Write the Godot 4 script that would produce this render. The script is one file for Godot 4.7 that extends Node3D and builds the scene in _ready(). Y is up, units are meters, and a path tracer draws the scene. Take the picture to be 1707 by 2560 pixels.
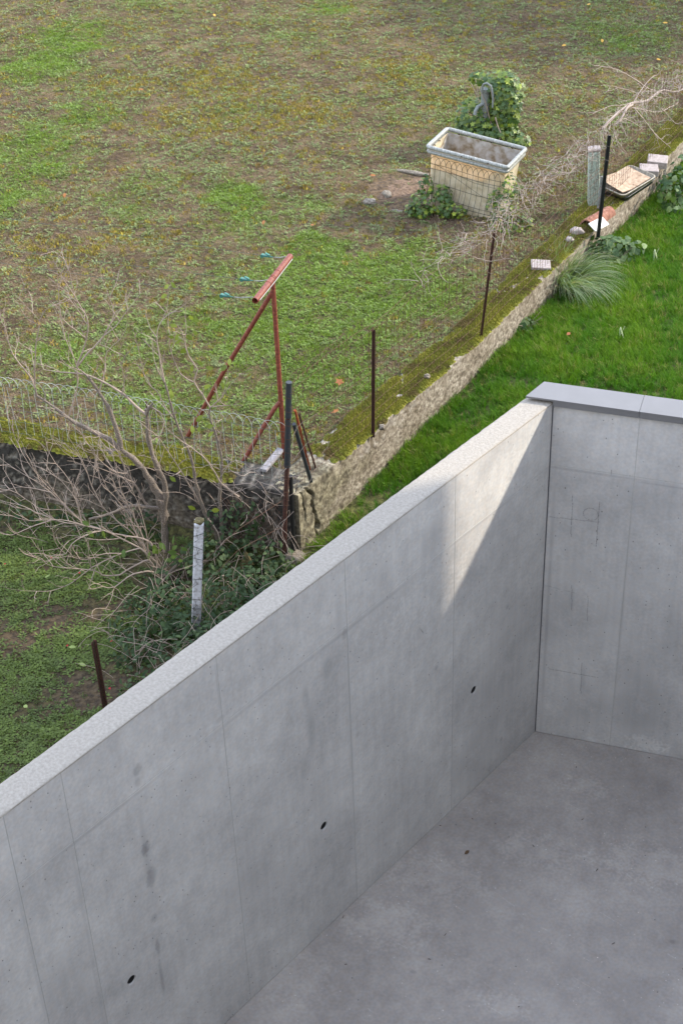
extends Node3D

# ---------------------------------------------------------------- measured places
const LIMBS_WALL_TREE := [
	[0.0340, 0.0180, [Vector3(-2.664, 2.882, 1.742), Vector3(-2.648, 3.102, 1.743), Vector3(-2.634, 3.336, 1.744), Vector3(-2.606, 3.464, 1.740), Vector3(-2.609, 3.621, 1.747), Vector3(-2.641, 3.745, 1.764), Vector3(-2.669, 3.910, 1.779), Vector3(-2.672, 4.028, 1.786), Vector3(-2.661, 4.211, 1.788), Vector3(-2.662, 4.267, 1.794)]],
	[0.0150, 0.0040, [Vector3(-2.659, 4.215, 1.793), Vector3(-2.713, 4.240, 1.776), Vector3(-2.835, 4.363, 1.782), Vector3(-3.002, 4.472, 1.802), Vector3(-3.133, 4.501, 1.811), Vector3(-3.292, 4.505, 1.829), Vector3(-3.416, 4.510, 1.835)]],
	[0.0160, 0.0130, [Vector3(-2.659, 4.215, 1.793), Vector3(-2.628, 4.289, 1.809), Vector3(-2.583, 4.345, 1.821)]],
	[0.0100, 0.0050, [Vector3(-2.639, 4.297, 1.797), Vector3(-2.551, 4.256, 1.791), Vector3(-2.516, 4.183, 1.804), Vector3(-2.534, 4.111, 1.833), Vector3(-2.547, 4.085, 1.861)]],
	[0.0400, 0.0260, [Vector3(-2.640, 3.252, 1.734), Vector3(-2.653, 3.342, 1.735), Vector3(-2.670, 3.450, 1.737), Vector3(-2.717, 3.581, 1.749), Vector3(-2.754, 3.684, 1.758), Vector3(-2.824, 3.791, 1.778), Vector3(-2.899, 3.872, 1.799)]],
	[0.0240, 0.0100, [Vector3(-2.899, 3.872, 1.799), Vector3(-2.903, 3.948, 1.790), Vector3(-2.929, 4.089, 1.788), Vector3(-2.962, 4.232, 1.789), Vector3(-3.018, 4.363, 1.797), Vector3(-3.085, 4.491, 1.809), Vector3(-3.155, 4.562, 1.821)]],
	[0.0090, 0.0030, [Vector3(-3.155, 4.562, 1.821), Vector3(-3.083, 4.651, 1.766), Vector3(-2.974, 4.775, 1.698), Vector3(-2.896, 4.934, 1.640), Vector3(-2.933, 5.097, 1.621)]],
	[0.0090, 0.0030, [Vector3(-3.155, 4.562, 1.821), Vector3(-3.051, 4.805, 1.804), Vector3(-3.019, 4.977, 1.810), Vector3(-3.070, 5.166, 1.844), Vector3(-3.076, 5.364, 1.863), Vector3(-3.079, 5.456, 1.880)]],
	[0.0060, 0.0020, [Vector3(-3.069, 5.167, 1.846), Vector3(-3.109, 5.324, 1.901), Vector3(-3.126, 5.471, 1.949)]],
	[0.0060, 0.0020, [Vector3(-2.956, 4.798, 1.734), Vector3(-2.875, 4.860, 1.672), Vector3(-2.796, 4.968, 1.611), Vector3(-2.718, 5.074, 1.549)]],
	[0.0060, 0.0020, [Vector3(-3.059, 4.796, 1.789), Vector3(-3.164, 4.991, 1.888), Vector3(-3.148, 5.122, 1.946), Vector3(-3.100, 5.405, 1.993)]],
	[0.0240, 0.0100, [Vector3(-2.899, 3.872, 1.799), Vector3(-2.969, 3.950, 1.810), Vector3(-3.067, 4.003, 1.829), Vector3(-3.163, 4.067, 1.848), Vector3(-3.250, 4.130, 1.864), Vector3(-3.335, 4.203, 1.879), Vector3(-3.417, 4.280, 1.893), Vector3(-3.473, 4.316, 1.899), Vector3(-3.479, 4.377, 1.887)]],
	[0.0090, 0.0030, [Vector3(-3.481, 4.297, 1.888), Vector3(-3.504, 4.423, 1.867), Vector3(-3.621, 4.637, 1.878), Vector3(-3.655, 4.843, 1.862)]],
	[0.0080, 0.0020, [Vector3(-3.478, 4.408, 1.887), Vector3(-3.453, 4.543, 1.894), Vector3(-3.416, 4.732, 1.896), Vector3(-3.356, 4.955, 1.891), Vector3(-3.385, 5.036, 1.915), Vector3(-3.450, 5.153, 1.952)]],
	[0.0050, 0.0020, [Vector3(-3.347, 4.966, 1.907), Vector3(-3.278, 5.071, 1.915), Vector3(-3.219, 5.118, 1.927)]],
	[0.0090, 0.0030, [Vector3(-3.281, 4.097, 1.842), Vector3(-3.236, 4.211, 1.827), Vector3(-3.174, 4.400, 1.807), Vector3(-3.165, 4.587, 1.804), Vector3(-3.201, 4.747, 1.816), Vector3(-3.225, 4.880, 1.824)]],
	[0.0070, 0.0030, [Vector3(-3.009, 4.356, 1.805), Vector3(-2.962, 4.521, 1.771), Vector3(-2.935, 4.678, 1.745), Vector3(-2.845, 4.763, 1.697)]],
	[0.0060, 0.0020, [Vector3(-2.841, 4.346, 1.801), Vector3(-2.787, 4.509, 1.818), Vector3(-2.786, 4.698, 1.853), Vector3(-2.744, 4.849, 1.874)]],
	[0.0200, 0.0120, [Vector3(-2.654, 3.317, 1.739), Vector3(-2.733, 3.388, 1.831), Vector3(-2.840, 3.452, 1.933), Vector3(-2.946, 3.431, 2.034), Vector3(-3.065, 3.436, 2.139)]],
	[0.0070, 0.0020, [Vector3(-2.852, 3.434, 1.910), Vector3(-2.884, 3.548, 1.947), Vector3(-2.782, 3.617, 1.940), Vector3(-2.763, 3.763, 1.960), Vector3(-2.765, 3.926, 1.987)]],
	[0.0120, 0.0040, [Vector3(-2.737, 3.398, 1.819), Vector3(-2.803, 3.622, 1.852), Vector3(-2.835, 3.715, 1.873), Vector3(-2.862, 3.851, 1.892), Vector3(-2.891, 3.961, 1.913), Vector3(-2.997, 4.101, 1.958)]],
	[0.0060, 0.0020, [Vector3(-2.784, 3.650, 1.888), Vector3(-2.865, 3.732, 1.941), Vector3(-2.953, 3.809, 1.997), Vector3(-3.026, 3.867, 2.047), Vector3(-3.122, 3.907, 2.106)]],
	[0.0060, 0.0020, [Vector3(-2.821, 3.737, 1.900), Vector3(-2.883, 3.778, 1.960), Vector3(-2.965, 3.918, 2.027), Vector3(-3.022, 4.124, 2.086), Vector3(-3.055, 4.291, 2.136)]]
]
const LIMBS_POST_TREE := [
	[0.0200, 0.0110, [Vector3(-2.244, 2.859, 1.626), Vector3(-2.228, 3.086, 1.621), Vector3(-2.219, 3.248, 1.618), Vector3(-2.221, 3.430, 1.618), Vector3(-2.187, 3.667, 1.607), Vector3(-2.179, 3.780, 1.604), Vector3(-2.194, 3.933, 1.609), Vector3(-2.220, 4.069, 1.618), Vector3(-2.239, 4.193, 1.624), Vector3(-2.227, 4.238, 1.620)]],
	[0.0090, 0.0030, [Vector3(-2.227, 4.238, 1.620), Vector3(-2.277, 4.342, 1.622), Vector3(-2.334, 4.445, 1.626), Vector3(-2.304, 4.543, 1.601), Vector3(-2.364, 4.645, 1.606), Vector3(-2.384, 4.763, 1.597), Vector3(-2.373, 4.860, 1.579), Vector3(-2.379, 4.953, 1.565)]],
	[0.0070, 0.0020, [Vector3(-2.227, 4.238, 1.620), Vector3(-2.128, 4.346, 1.622), Vector3(-2.056, 4.460, 1.634), Vector3(-1.959, 4.575, 1.636)]],
	[0.0060, 0.0020, [Vector3(-2.216, 4.245, 1.616), Vector3(-2.125, 4.298, 1.665), Vector3(-2.035, 4.350, 1.714)]],
	[0.0050, 0.0020, [Vector3(-2.121, 4.356, 1.638), Vector3(-2.074, 4.483, 1.648), Vector3(-2.046, 4.599, 1.665)]],
	[0.0060, 0.0020, [Vector3(-2.343, 4.432, 1.606), Vector3(-2.431, 4.493, 1.622), Vector3(-2.487, 4.680, 1.628), Vector3(-2.495, 4.769, 1.617), Vector3(-2.486, 4.860, 1.601)]],
	[0.0220, 0.0100, [Vector3(-2.273, 2.860, 1.636), Vector3(-2.266, 3.057, 1.639), Vector3(-2.315, 3.238, 1.661), Vector3(-2.342, 3.351, 1.676), Vector3(-2.368, 3.574, 1.691), Vector3(-2.382, 3.810, 1.701), Vector3(-2.412, 3.956, 1.717), Vector3(-2.463, 4.185, 1.740), Vector3(-2.482, 4.356, 1.752), Vector3(-2.500, 4.504, 1.764)]],
	[0.0090, 0.0030, [Vector3(-2.500, 4.504, 1.764), Vector3(-2.524, 4.707, 1.751), Vector3(-2.535, 4.850, 1.733), Vector3(-2.518, 4.942, 1.707), Vector3(-2.460, 5.014, 1.666), Vector3(-2.415, 5.032, 1.630)]],
	[0.0050, 0.0020, [Vector3(-2.535, 4.918, 1.670), Vector3(-2.483, 5.019, 1.653), Vector3(-2.457, 5.130, 1.644), Vector3(-2.451, 5.203, 1.642)]],
	[0.0050, 0.0020, [Vector3(-2.530, 4.856, 1.742), Vector3(-2.588, 4.913, 1.720), Vector3(-2.621, 4.988, 1.688), Vector3(-2.629, 5.061, 1.649)]],
	[0.0070, 0.0020, [Vector3(-2.467, 4.193, 1.753), Vector3(-2.507, 4.292, 1.777), Vector3(-2.550, 4.442, 1.802), Vector3(-2.608, 4.529, 1.832), Vector3(-2.630, 4.789, 1.850), Vector3(-2.641, 4.910, 1.864)]],
	[0.0060, 0.0020, [Vector3(-2.500, 4.504, 1.764), Vector3(-2.544, 4.597, 1.761), Vector3(-2.569, 4.688, 1.752), Vector3(-2.579, 4.794, 1.737)]],
	[0.0100, 0.0040, [Vector3(-2.319, 3.230, 1.651), Vector3(-2.374, 3.461, 1.701), Vector3(-2.450, 3.724, 1.758), Vector3(-2.496, 3.886, 1.805), Vector3(-2.556, 4.081, 1.856), Vector3(-2.603, 4.164, 1.904)]],
	[0.0120, 0.0040, [Vector3(-2.044, 3.497, 1.665), Vector3(-2.096, 3.575, 1.700), Vector3(-2.142, 3.645, 1.732), Vector3(-2.211, 3.846, 1.773), Vector3(-2.284, 3.976, 1.815), Vector3(-2.375, 4.081, 1.863), Vector3(-2.447, 4.187, 1.905)]],
	[0.0060, 0.0020, [Vector3(-2.185, 3.932, 1.606), Vector3(-2.135, 4.124, 1.642), Vector3(-2.127, 4.297, 1.692)]],
	[0.0060, 0.0020, [Vector3(-2.349, 3.338, 1.661), Vector3(-2.418, 3.498, 1.754), Vector3(-2.472, 3.588, 1.842), Vector3(-2.513, 3.632, 1.927)]],
	[0.0060, 0.0020, [Vector3(-2.378, 3.558, 1.671), Vector3(-2.453, 3.673, 1.748), Vector3(-2.540, 3.750, 1.830), Vector3(-2.578, 3.897, 1.895), Vector3(-2.635, 3.971, 1.967)]],
	[0.0060, 0.0020, [Vector3(-2.476, 3.681, 1.703), Vector3(-2.501, 3.712, 1.817), Vector3(-2.524, 3.822, 1.930)]],
	[0.0070, 0.0030, [Vector3(-2.299, 3.268, 1.697), Vector3(-2.220, 3.164, 1.713), Vector3(-2.196, 3.020, 1.747), Vector3(-2.250, 2.958, 1.807), Vector3(-2.352, 2.956, 1.883), Vector3(-2.439, 2.954, 1.955)]],
	[0.0060, 0.0020, [Vector3(-2.147, 3.738, 1.699), Vector3(-2.023, 3.869, 1.710), Vector3(-1.924, 3.847, 1.730)]]
]
const LIMBS_LOW_SHRUB := [
	[0.0260, 0.0180, [Vector3(-2.553, 2.842, 2.052), Vector3(-2.577, 2.898, 2.060), Vector3(-2.504, 2.965, 2.036), Vector3(-2.434, 3.040, 2.013)]],
	[0.0120, 0.0050, [Vector3(-2.568, 2.915, 2.078), Vector3(-2.584, 3.044, 2.157), Vector3(-2.689, 3.088, 2.266), Vector3(-2.804, 3.029, 2.378), Vector3(-2.851, 3.094, 2.468)]],
	[0.0110, 0.0030, [Vector3(-2.536, 2.936, 2.046), Vector3(-2.585, 3.069, 2.076), Vector3(-2.683, 3.223, 2.122), Vector3(-2.803, 3.334, 2.175), Vector3(-2.904, 3.420, 2.222), Vector3(-3.053, 3.493, 2.285), Vector3(-3.183, 3.554, 2.341), Vector3(-3.399, 3.571, 2.426), Vector3(-3.499, 3.626, 2.473)]],
	[0.0110, 0.0030, [Vector3(-2.602, 2.890, 2.016), Vector3(-2.618, 3.159, 2.021), Vector3(-2.683, 3.254, 2.043), Vector3(-2.885, 3.310, 2.110), Vector3(-3.057, 3.398, 2.167), Vector3(-3.207, 3.428, 2.217), Vector3(-3.292, 3.470, 2.246), Vector3(-3.354, 3.533, 2.266), Vector3(-3.471, 3.668, 2.305), Vector3(-3.565, 3.753, 2.337), Vector3(-3.670, 3.722, 2.372)]],
	[0.0100, 0.0030, [Vector3(-2.630, 2.866, 1.993), Vector3(-2.709, 3.122, 2.016), Vector3(-2.774, 3.283, 2.034), Vector3(-2.904, 3.442, 2.074), Vector3(-2.967, 3.551, 2.092), Vector3(-3.011, 3.646, 2.103), Vector3(-3.121, 3.635, 2.136)]],
	[0.0090, 0.0020, [Vector3(-2.639, 2.850, 1.975), Vector3(-2.722, 3.111, 1.986), Vector3(-2.815, 3.430, 1.999), Vector3(-2.896, 3.586, 2.008), Vector3(-2.988, 3.707, 2.021), Vector3(-2.990, 3.894, 2.005), Vector3(-2.979, 4.053, 1.983)]],
	[0.0090, 0.0020, [Vector3(-2.885, 3.310, 2.110), Vector3(-3.068, 3.382, 2.148), Vector3(-3.159, 3.453, 2.156), Vector3(-3.244, 3.549, 2.162), Vector3(-3.330, 3.655, 2.168), Vector3(-3.436, 3.751, 2.181), Vector3(-3.567, 3.843, 2.202), Vector3(-3.689, 3.956, 2.220)]],
	[0.0070, 0.0020, [Vector3(-3.163, 3.447, 2.150), Vector3(-3.203, 3.479, 2.137), Vector3(-3.300, 3.606, 2.143), Vector3(-3.420, 3.781, 2.157), Vector3(-3.501, 3.929, 2.157), Vector3(-3.555, 4.074, 2.149), Vector3(-3.588, 4.213, 2.134)]],
	[0.0080, 0.0020, [Vector3(-3.082, 3.361, 2.123), Vector3(-3.144, 3.401, 2.112), Vector3(-3.190, 3.711, 2.096), Vector3(-3.291, 3.879, 2.098), Vector3(-3.365, 4.012, 2.091), Vector3(-3.465, 4.084, 2.093)]],
	[0.0100, 0.0030, [Vector3(-2.594, 3.031, 2.119), Vector3(-2.603, 3.157, 2.159), Vector3(-2.758, 3.094, 2.248), Vector3(-2.791, 3.079, 2.297), Vector3(-2.900, 3.114, 2.371), Vector3(-2.930, 3.191, 2.419), Vector3(-3.192, 3.272, 2.544), Vector3(-3.227, 3.352, 2.593)]],
	[0.0070, 0.0020, [Vector3(-2.671, 3.242, 2.144), Vector3(-2.788, 3.239, 2.236), Vector3(-2.983, 3.156, 2.354), Vector3(-3.119, 3.055, 2.452), Vector3(-3.246, 3.030, 2.547), Vector3(-3.398, 3.080, 2.650)]],
	[0.0070, 0.0020, [Vector3(-3.266, 3.535, 2.343), Vector3(-3.381, 3.521, 2.433), Vector3(-3.505, 3.488, 2.528), Vector3(-3.567, 3.561, 2.601)]],
	[0.0080, 0.0020, [Vector3(-2.697, 3.231, 2.016), Vector3(-2.749, 3.446, 2.028), Vector3(-2.813, 3.667, 2.044), Vector3(-2.834, 3.882, 2.046), Vector3(-2.840, 4.021, 2.042)]],
	[0.0080, 0.0020, [Vector3(-2.928, 3.382, 2.177), Vector3(-3.025, 3.396, 2.262), Vector3(-3.123, 3.347, 2.347), Vector3(-3.150, 3.294, 2.409), Vector3(-3.294, 3.323, 2.510)]],
	[0.0070, 0.0020, [Vector3(-2.946, 3.583, 2.130), Vector3(-3.002, 3.752, 2.136), Vector3(-3.031, 3.906, 2.132), Vector3(-3.089, 4.043, 2.138), Vector3(-3.155, 4.107, 2.147)]],
	[0.0070, 0.0020, [Vector3(-3.104, 3.461, 2.183), Vector3(-3.134, 3.621, 2.167), Vector3(-3.189, 3.715, 2.159), Vector3(-3.272, 3.810, 2.160), Vector3(-3.387, 3.870, 2.172)]],
	[0.0060, 0.0020, [Vector3(-2.821, 3.305, 2.141), Vector3(-2.955, 3.323, 2.221), Vector3(-3.105, 3.376, 2.306), Vector3(-3.211, 3.314, 2.377)]],
	[0.0070, 0.0020, [Vector3(-2.691, 3.010, 1.993), Vector3(-2.683, 3.279, 1.990), Vector3(-2.706, 3.507, 1.998), Vector3(-2.744, 3.693, 2.010)]],
	[0.0070, 0.0020, [Vector3(-3.292, 3.470, 2.246), Vector3(-3.441, 3.506, 2.243), Vector3(-3.572, 3.542, 2.234), Vector3(-3.708, 3.537, 2.226)]],
	[0.0060, 0.0020, [Vector3(-3.311, 3.681, 2.200), Vector3(-3.431, 3.695, 2.204), Vector3(-3.572, 3.692, 2.216), Vector3(-3.694, 3.636, 2.222)]],
	[0.0060, 0.0020, [Vector3(-2.788, 3.239, 2.236), Vector3(-2.885, 3.281, 2.321), Vector3(-2.992, 3.270, 2.409), Vector3(-3.087, 3.353, 2.494), Vector3(-3.176, 3.361, 2.576)]]
]
const DEAD_BRANCH := [
	[0.0200, 0.0100, [Vector3(-0.282, 4.342, -3.603), Vector3(-0.213, 4.365, -3.875), Vector3(-0.132, 4.346, -4.197), Vector3(-0.073, 4.275, -4.439), Vector3(-0.020, 4.204, -4.663), Vector3(0.074, 4.152, -5.064), Vector3(0.171, 3.980, -5.477), Vector3(0.281, 3.883, -5.944)]],
	[0.0100, 0.0030, [Vector3(0.071, 3.940, -5.487), Vector3(-0.045, 4.183, -4.992), Vector3(-0.161, 4.490, -4.501), Vector3(-0.270, 4.744, -4.058), Vector3(-0.319, 4.831, -3.867), Vector3(-0.395, 4.958, -3.563)]],
	[0.0080, 0.0030, [Vector3(-0.121, 4.274, -4.451), Vector3(-0.095, 4.313, -4.562), Vector3(-0.038, 4.355, -4.804), Vector3(-0.004, 4.346, -4.948)]],
	[0.0080, 0.0030, [Vector3(-0.065, 4.376, -4.054), Vector3(0.010, 4.125, -4.355), Vector3(0.079, 3.875, -4.650), Vector3(0.165, 3.609, -5.012), Vector3(0.238, 3.379, -5.325)]],
	[0.0090, 0.0040, [Vector3(-0.119, 4.390, -4.047), Vector3(-0.026, 4.210, -4.420), Vector3(0.077, 4.011, -4.857), Vector3(0.153, 3.934, -5.179), Vector3(0.206, 3.892, -5.405), Vector3(0.211, 3.969, -5.429), Vector3(0.197, 4.035, -5.370), Vector3(0.238, 4.127, -5.543)]],
	[0.0170, 0.0160, [Vector3(-0.094, 4.368, -4.143), Vector3(-0.128, 4.388, -4.011), Vector3(-0.155, 4.335, -3.902), Vector3(-0.186, 4.316, -3.779)]],
	[0.0060, 0.0020, [Vector3(-0.127, 4.369, -3.809), Vector3(-0.063, 4.227, -4.062), Vector3(0.007, 4.035, -4.344)]],
	[0.0060, 0.0020, [Vector3(-0.057, 4.278, -4.290), Vector3(0.025, 4.073, -4.639), Vector3(0.078, 3.899, -4.861), Vector3(0.121, 3.724, -5.046)]],
	[0.0060, 0.0020, [Vector3(0.107, 4.094, -4.767), Vector3(0.218, 3.737, -5.240)]],
	[0.0050, 0.0020, [Vector3(-0.073, 4.275, -4.439), Vector3(-0.162, 4.388, -4.080), Vector3(-0.249, 4.511, -3.736), Vector3(-0.348, 4.589, -3.343)]],
	[0.0050, 0.0020, [Vector3(-0.118, 4.256, -4.684), Vector3(-0.205, 4.447, -4.317), Vector3(-0.328, 4.673, -3.830)]],
	[0.0060, 0.0020, [Vector3(0.058, 4.090, -5.212), Vector3(0.036, 4.278, -5.118), Vector3(0.011, 4.421, -5.014)]],
	[0.0060, 0.0020, [Vector3(0.074, 4.152, -5.064), Vector3(0.142, 3.960, -5.352), Vector3(0.182, 3.783, -5.524)]],
	[0.0050, 0.0020, [Vector3(-0.190, 4.414, -3.561), Vector3(-0.172, 4.267, -3.629), Vector3(-0.134, 4.062, -3.779)]],
	[0.0050, 0.0020, [Vector3(-0.172, 4.267, -3.629), Vector3(-0.126, 4.090, -3.811), Vector3(-0.088, 3.939, -3.966)]],
	[0.0050, 0.0020, [Vector3(0.079, 3.875, -4.650), Vector3(0.096, 3.796, -4.718), Vector3(0.122, 3.658, -4.832)]]
]
const VINE_PATH := [
	Vector3(-1.128, 4.505, -0.177),
	Vector3(-1.039, 4.547, -0.458),
	Vector3(-0.947, 4.516, -0.747),
	Vector3(-0.853, 4.463, -1.054),
	Vector3(-0.765, 4.502, -1.403),
	Vector3(-0.673, 4.484, -1.767),
	Vector3(-0.579, 4.506, -2.141),
	Vector3(-0.479, 4.468, -2.536),
	Vector3(-0.376, 4.449, -2.944),
	Vector3(-0.269, 4.429, -3.370),
	Vector3(-0.135, 4.434, -3.899),
	Vector3(0.008, 4.349, -4.478),
	Vector3(0.158, 4.249, -5.115),
	Vector3(0.313, 4.214, -5.774)
]
const CLOTHESLINE_ENDS := [
	Vector3(-4.596, 4.930, 0.458),
	Vector3(-4.342, 4.930, 0.954),
	Vector3(-4.243, 4.930, 1.146)
]
const GREEN_PATCHES := [
	[-7.28, -6.78, 0.54, 0.52, 1.00],
	[-7.27, -5.75, 0.48, 0.43, 0.90],
	[-6.29, -3.22, 0.55, 1.54, 0.80],
	[-5.97, -4.65, 0.40, 0.27, 0.60],
	[-3.82, -3.15, 0.32, 0.33, 1.00],
	[-2.11, -1.36, 1.07, 1.14, 0.90],
	[-1.78, -1.89, 0.54, 0.65, 0.60],
	[-2.75, -2.29, 0.34, 0.28, 0.90],
	[-2.79, -0.01, 1.74, 1.01, 0.65],
	[-4.80, -3.01, 0.41, 0.53, 0.40],
	[-3.31, -3.00, 0.59, 0.34, 0.50],
	[-0.84, -8.61, 0.76, 0.89, 0.50],
	[-4.50, -8.36, 0.30, 0.28, 0.60],
	[-4.67, -2.49, 0.24, 0.21, 0.50],
	[-1.36, -6.16, 0.87, 0.84, 0.25],
	[-8.28, -7.53, 0.31, 0.29, 0.40]
]
const MOSSY_PATCHES := [
	[-4.84, -4.80, 0.53, 0.42],
	[-6.20, -5.51, 0.56, 0.35],
	[-4.06, -5.20, 0.66, 0.63],
	[-4.98, -5.91, 0.55, 0.46],
	[-3.08, -6.58, 0.46, 0.46],
	[-5.09, -1.71, 0.46, 0.24],
	[-4.51, -2.10, 0.31, 0.25],
	[-2.46, -6.02, 0.27, 0.33]
]
const FIELD_LEAVES := [
	Vector3(-2.617, 3.480, -3.862),
	Vector3(-3.313, 3.480, -2.594),
	Vector3(-2.822, 3.480, -2.646),
	Vector3(-5.460, 3.480, -2.713),
	Vector3(-5.702, 3.480, -5.339),
	Vector3(-1.309, 3.480, -9.039),
	Vector3(-5.772, 3.480, -7.768),
	Vector3(-0.276, 3.480, -7.526),
	Vector3(-0.368, 3.480, -8.630),
	Vector3(-1.347, 3.480, -7.684),
	Vector3(-0.983, 3.480, -8.021)
]
const RED_PETALS := [
	Vector3(-3.795, 2.890, 2.224),
	Vector3(-3.201, 2.890, 2.161),
	Vector3(-2.924, 2.890, 2.959),
	Vector3(-2.630, 2.890, 2.834),
	Vector3(-2.451, 2.890, 3.298),
	Vector3(-3.489, 2.890, 2.050)
]
const PALE_LEAVES := [
	Vector3(-3.407, 2.890, 2.297),
	Vector3(-2.755, 2.890, 3.113),
	Vector3(-2.908, 2.890, 3.637),
	Vector3(-2.900, 2.890, 2.975)
]
const TWIG_LEAVES := [
	Vector3(-2.428, 5.256, 1.634),
	Vector3(-2.460, 5.156, 1.645),
	Vector3(-2.480, 5.205, 1.652),
	Vector3(-2.357, 4.952, 1.558),
	Vector3(-2.340, 4.934, 1.553),
	Vector3(-2.353, 4.870, 1.557),
	Vector3(-2.336, 4.820, 1.551),
	Vector3(-2.344, 4.754, 1.554),
	Vector3(-2.445, 4.806, 1.640),
	Vector3(-2.446, 4.773, 1.640),
	Vector3(-2.417, 4.757, 1.578),
	Vector3(-2.269, 4.574, 1.582),
	Vector3(-2.355, 4.517, 1.610),
	Vector3(-2.196, 4.646, 1.716),
	Vector3(-2.032, 4.648, 1.661),
	Vector3(-2.094, 4.608, 1.681),
	Vector3(-2.090, 4.517, 1.680),
	Vector3(-2.068, 4.472, 1.673),
	Vector3(-2.485, 4.324, 1.706),
	Vector3(-2.258, 4.409, 1.631),
	Vector3(-2.295, 4.184, 1.748),
	Vector3(-2.270, 4.148, 1.740),
	Vector3(-2.229, 4.146, 1.726),
	Vector3(-2.325, 4.080, 1.758),
	Vector3(-2.222, 4.050, 1.724),
	Vector3(-2.478, 3.656, 1.809),
	Vector3(-2.412, 3.429, 1.787),
	Vector3(-2.249, 3.383, 1.733),
	Vector3(-2.382, 4.689, 1.566),
	Vector3(-2.447, 4.944, 1.694)
]
const SHRUB_LEAVES := [
	Vector3(-2.575, 3.231, 2.059),
	Vector3(-2.541, 3.191, 2.048),
	Vector3(-2.507, 3.159, 2.037),
	Vector3(-2.471, 3.176, 2.025),
	Vector3(-2.492, 3.101, 2.032),
	Vector3(-2.427, 3.149, 2.063),
	Vector3(-2.407, 3.200, 2.003),
	Vector3(-2.606, 3.212, 2.122),
	Vector3(-2.586, 3.184, 2.116),
	Vector3(-2.537, 3.084, 2.047),
	Vector3(-2.823, 3.256, 2.247),
	Vector3(-2.799, 3.217, 2.239),
	Vector3(-3.027, 3.558, 2.316),
	Vector3(-2.996, 3.471, 2.305),
	Vector3(-2.764, 3.283, 2.228),
	Vector3(-2.821, 3.031, 2.352),
	Vector3(-2.879, 3.391, 2.266),
	Vector3(-2.565, 3.238, 2.035),
	Vector3(-2.467, 3.210, 2.002),
	Vector3(-2.426, 3.086, 2.031)
]

const WALL_HEIGHT := 3.62
const WALL_TOP := 3.5
const FIELD := 3.46
const WALL_TURN := -0.41152          # the long concrete wall meets the end wall at an obtuse angle
const ALONG := Vector3(-0.4000, 0.0, 0.9165)
const INTO_YARD := Vector3(0.9165, 0.0, 0.4000)
const OLD_EDGE := [Vector2(-1.62, 1.53), Vector2(-0.82, -0.98), Vector2(0.02, -4.31), Vector2(0.27, -5.36), Vector2(1.10, -8.90), Vector2(5.2, -26.0)]

var rng := RandomNumberGenerator.new()
var bump_noise := FastNoiseLite.new()
var tone_noise := FastNoiseLite.new()
var fine_noise := FastNoiseLite.new()
var M := {}
var used_names := {}

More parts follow.
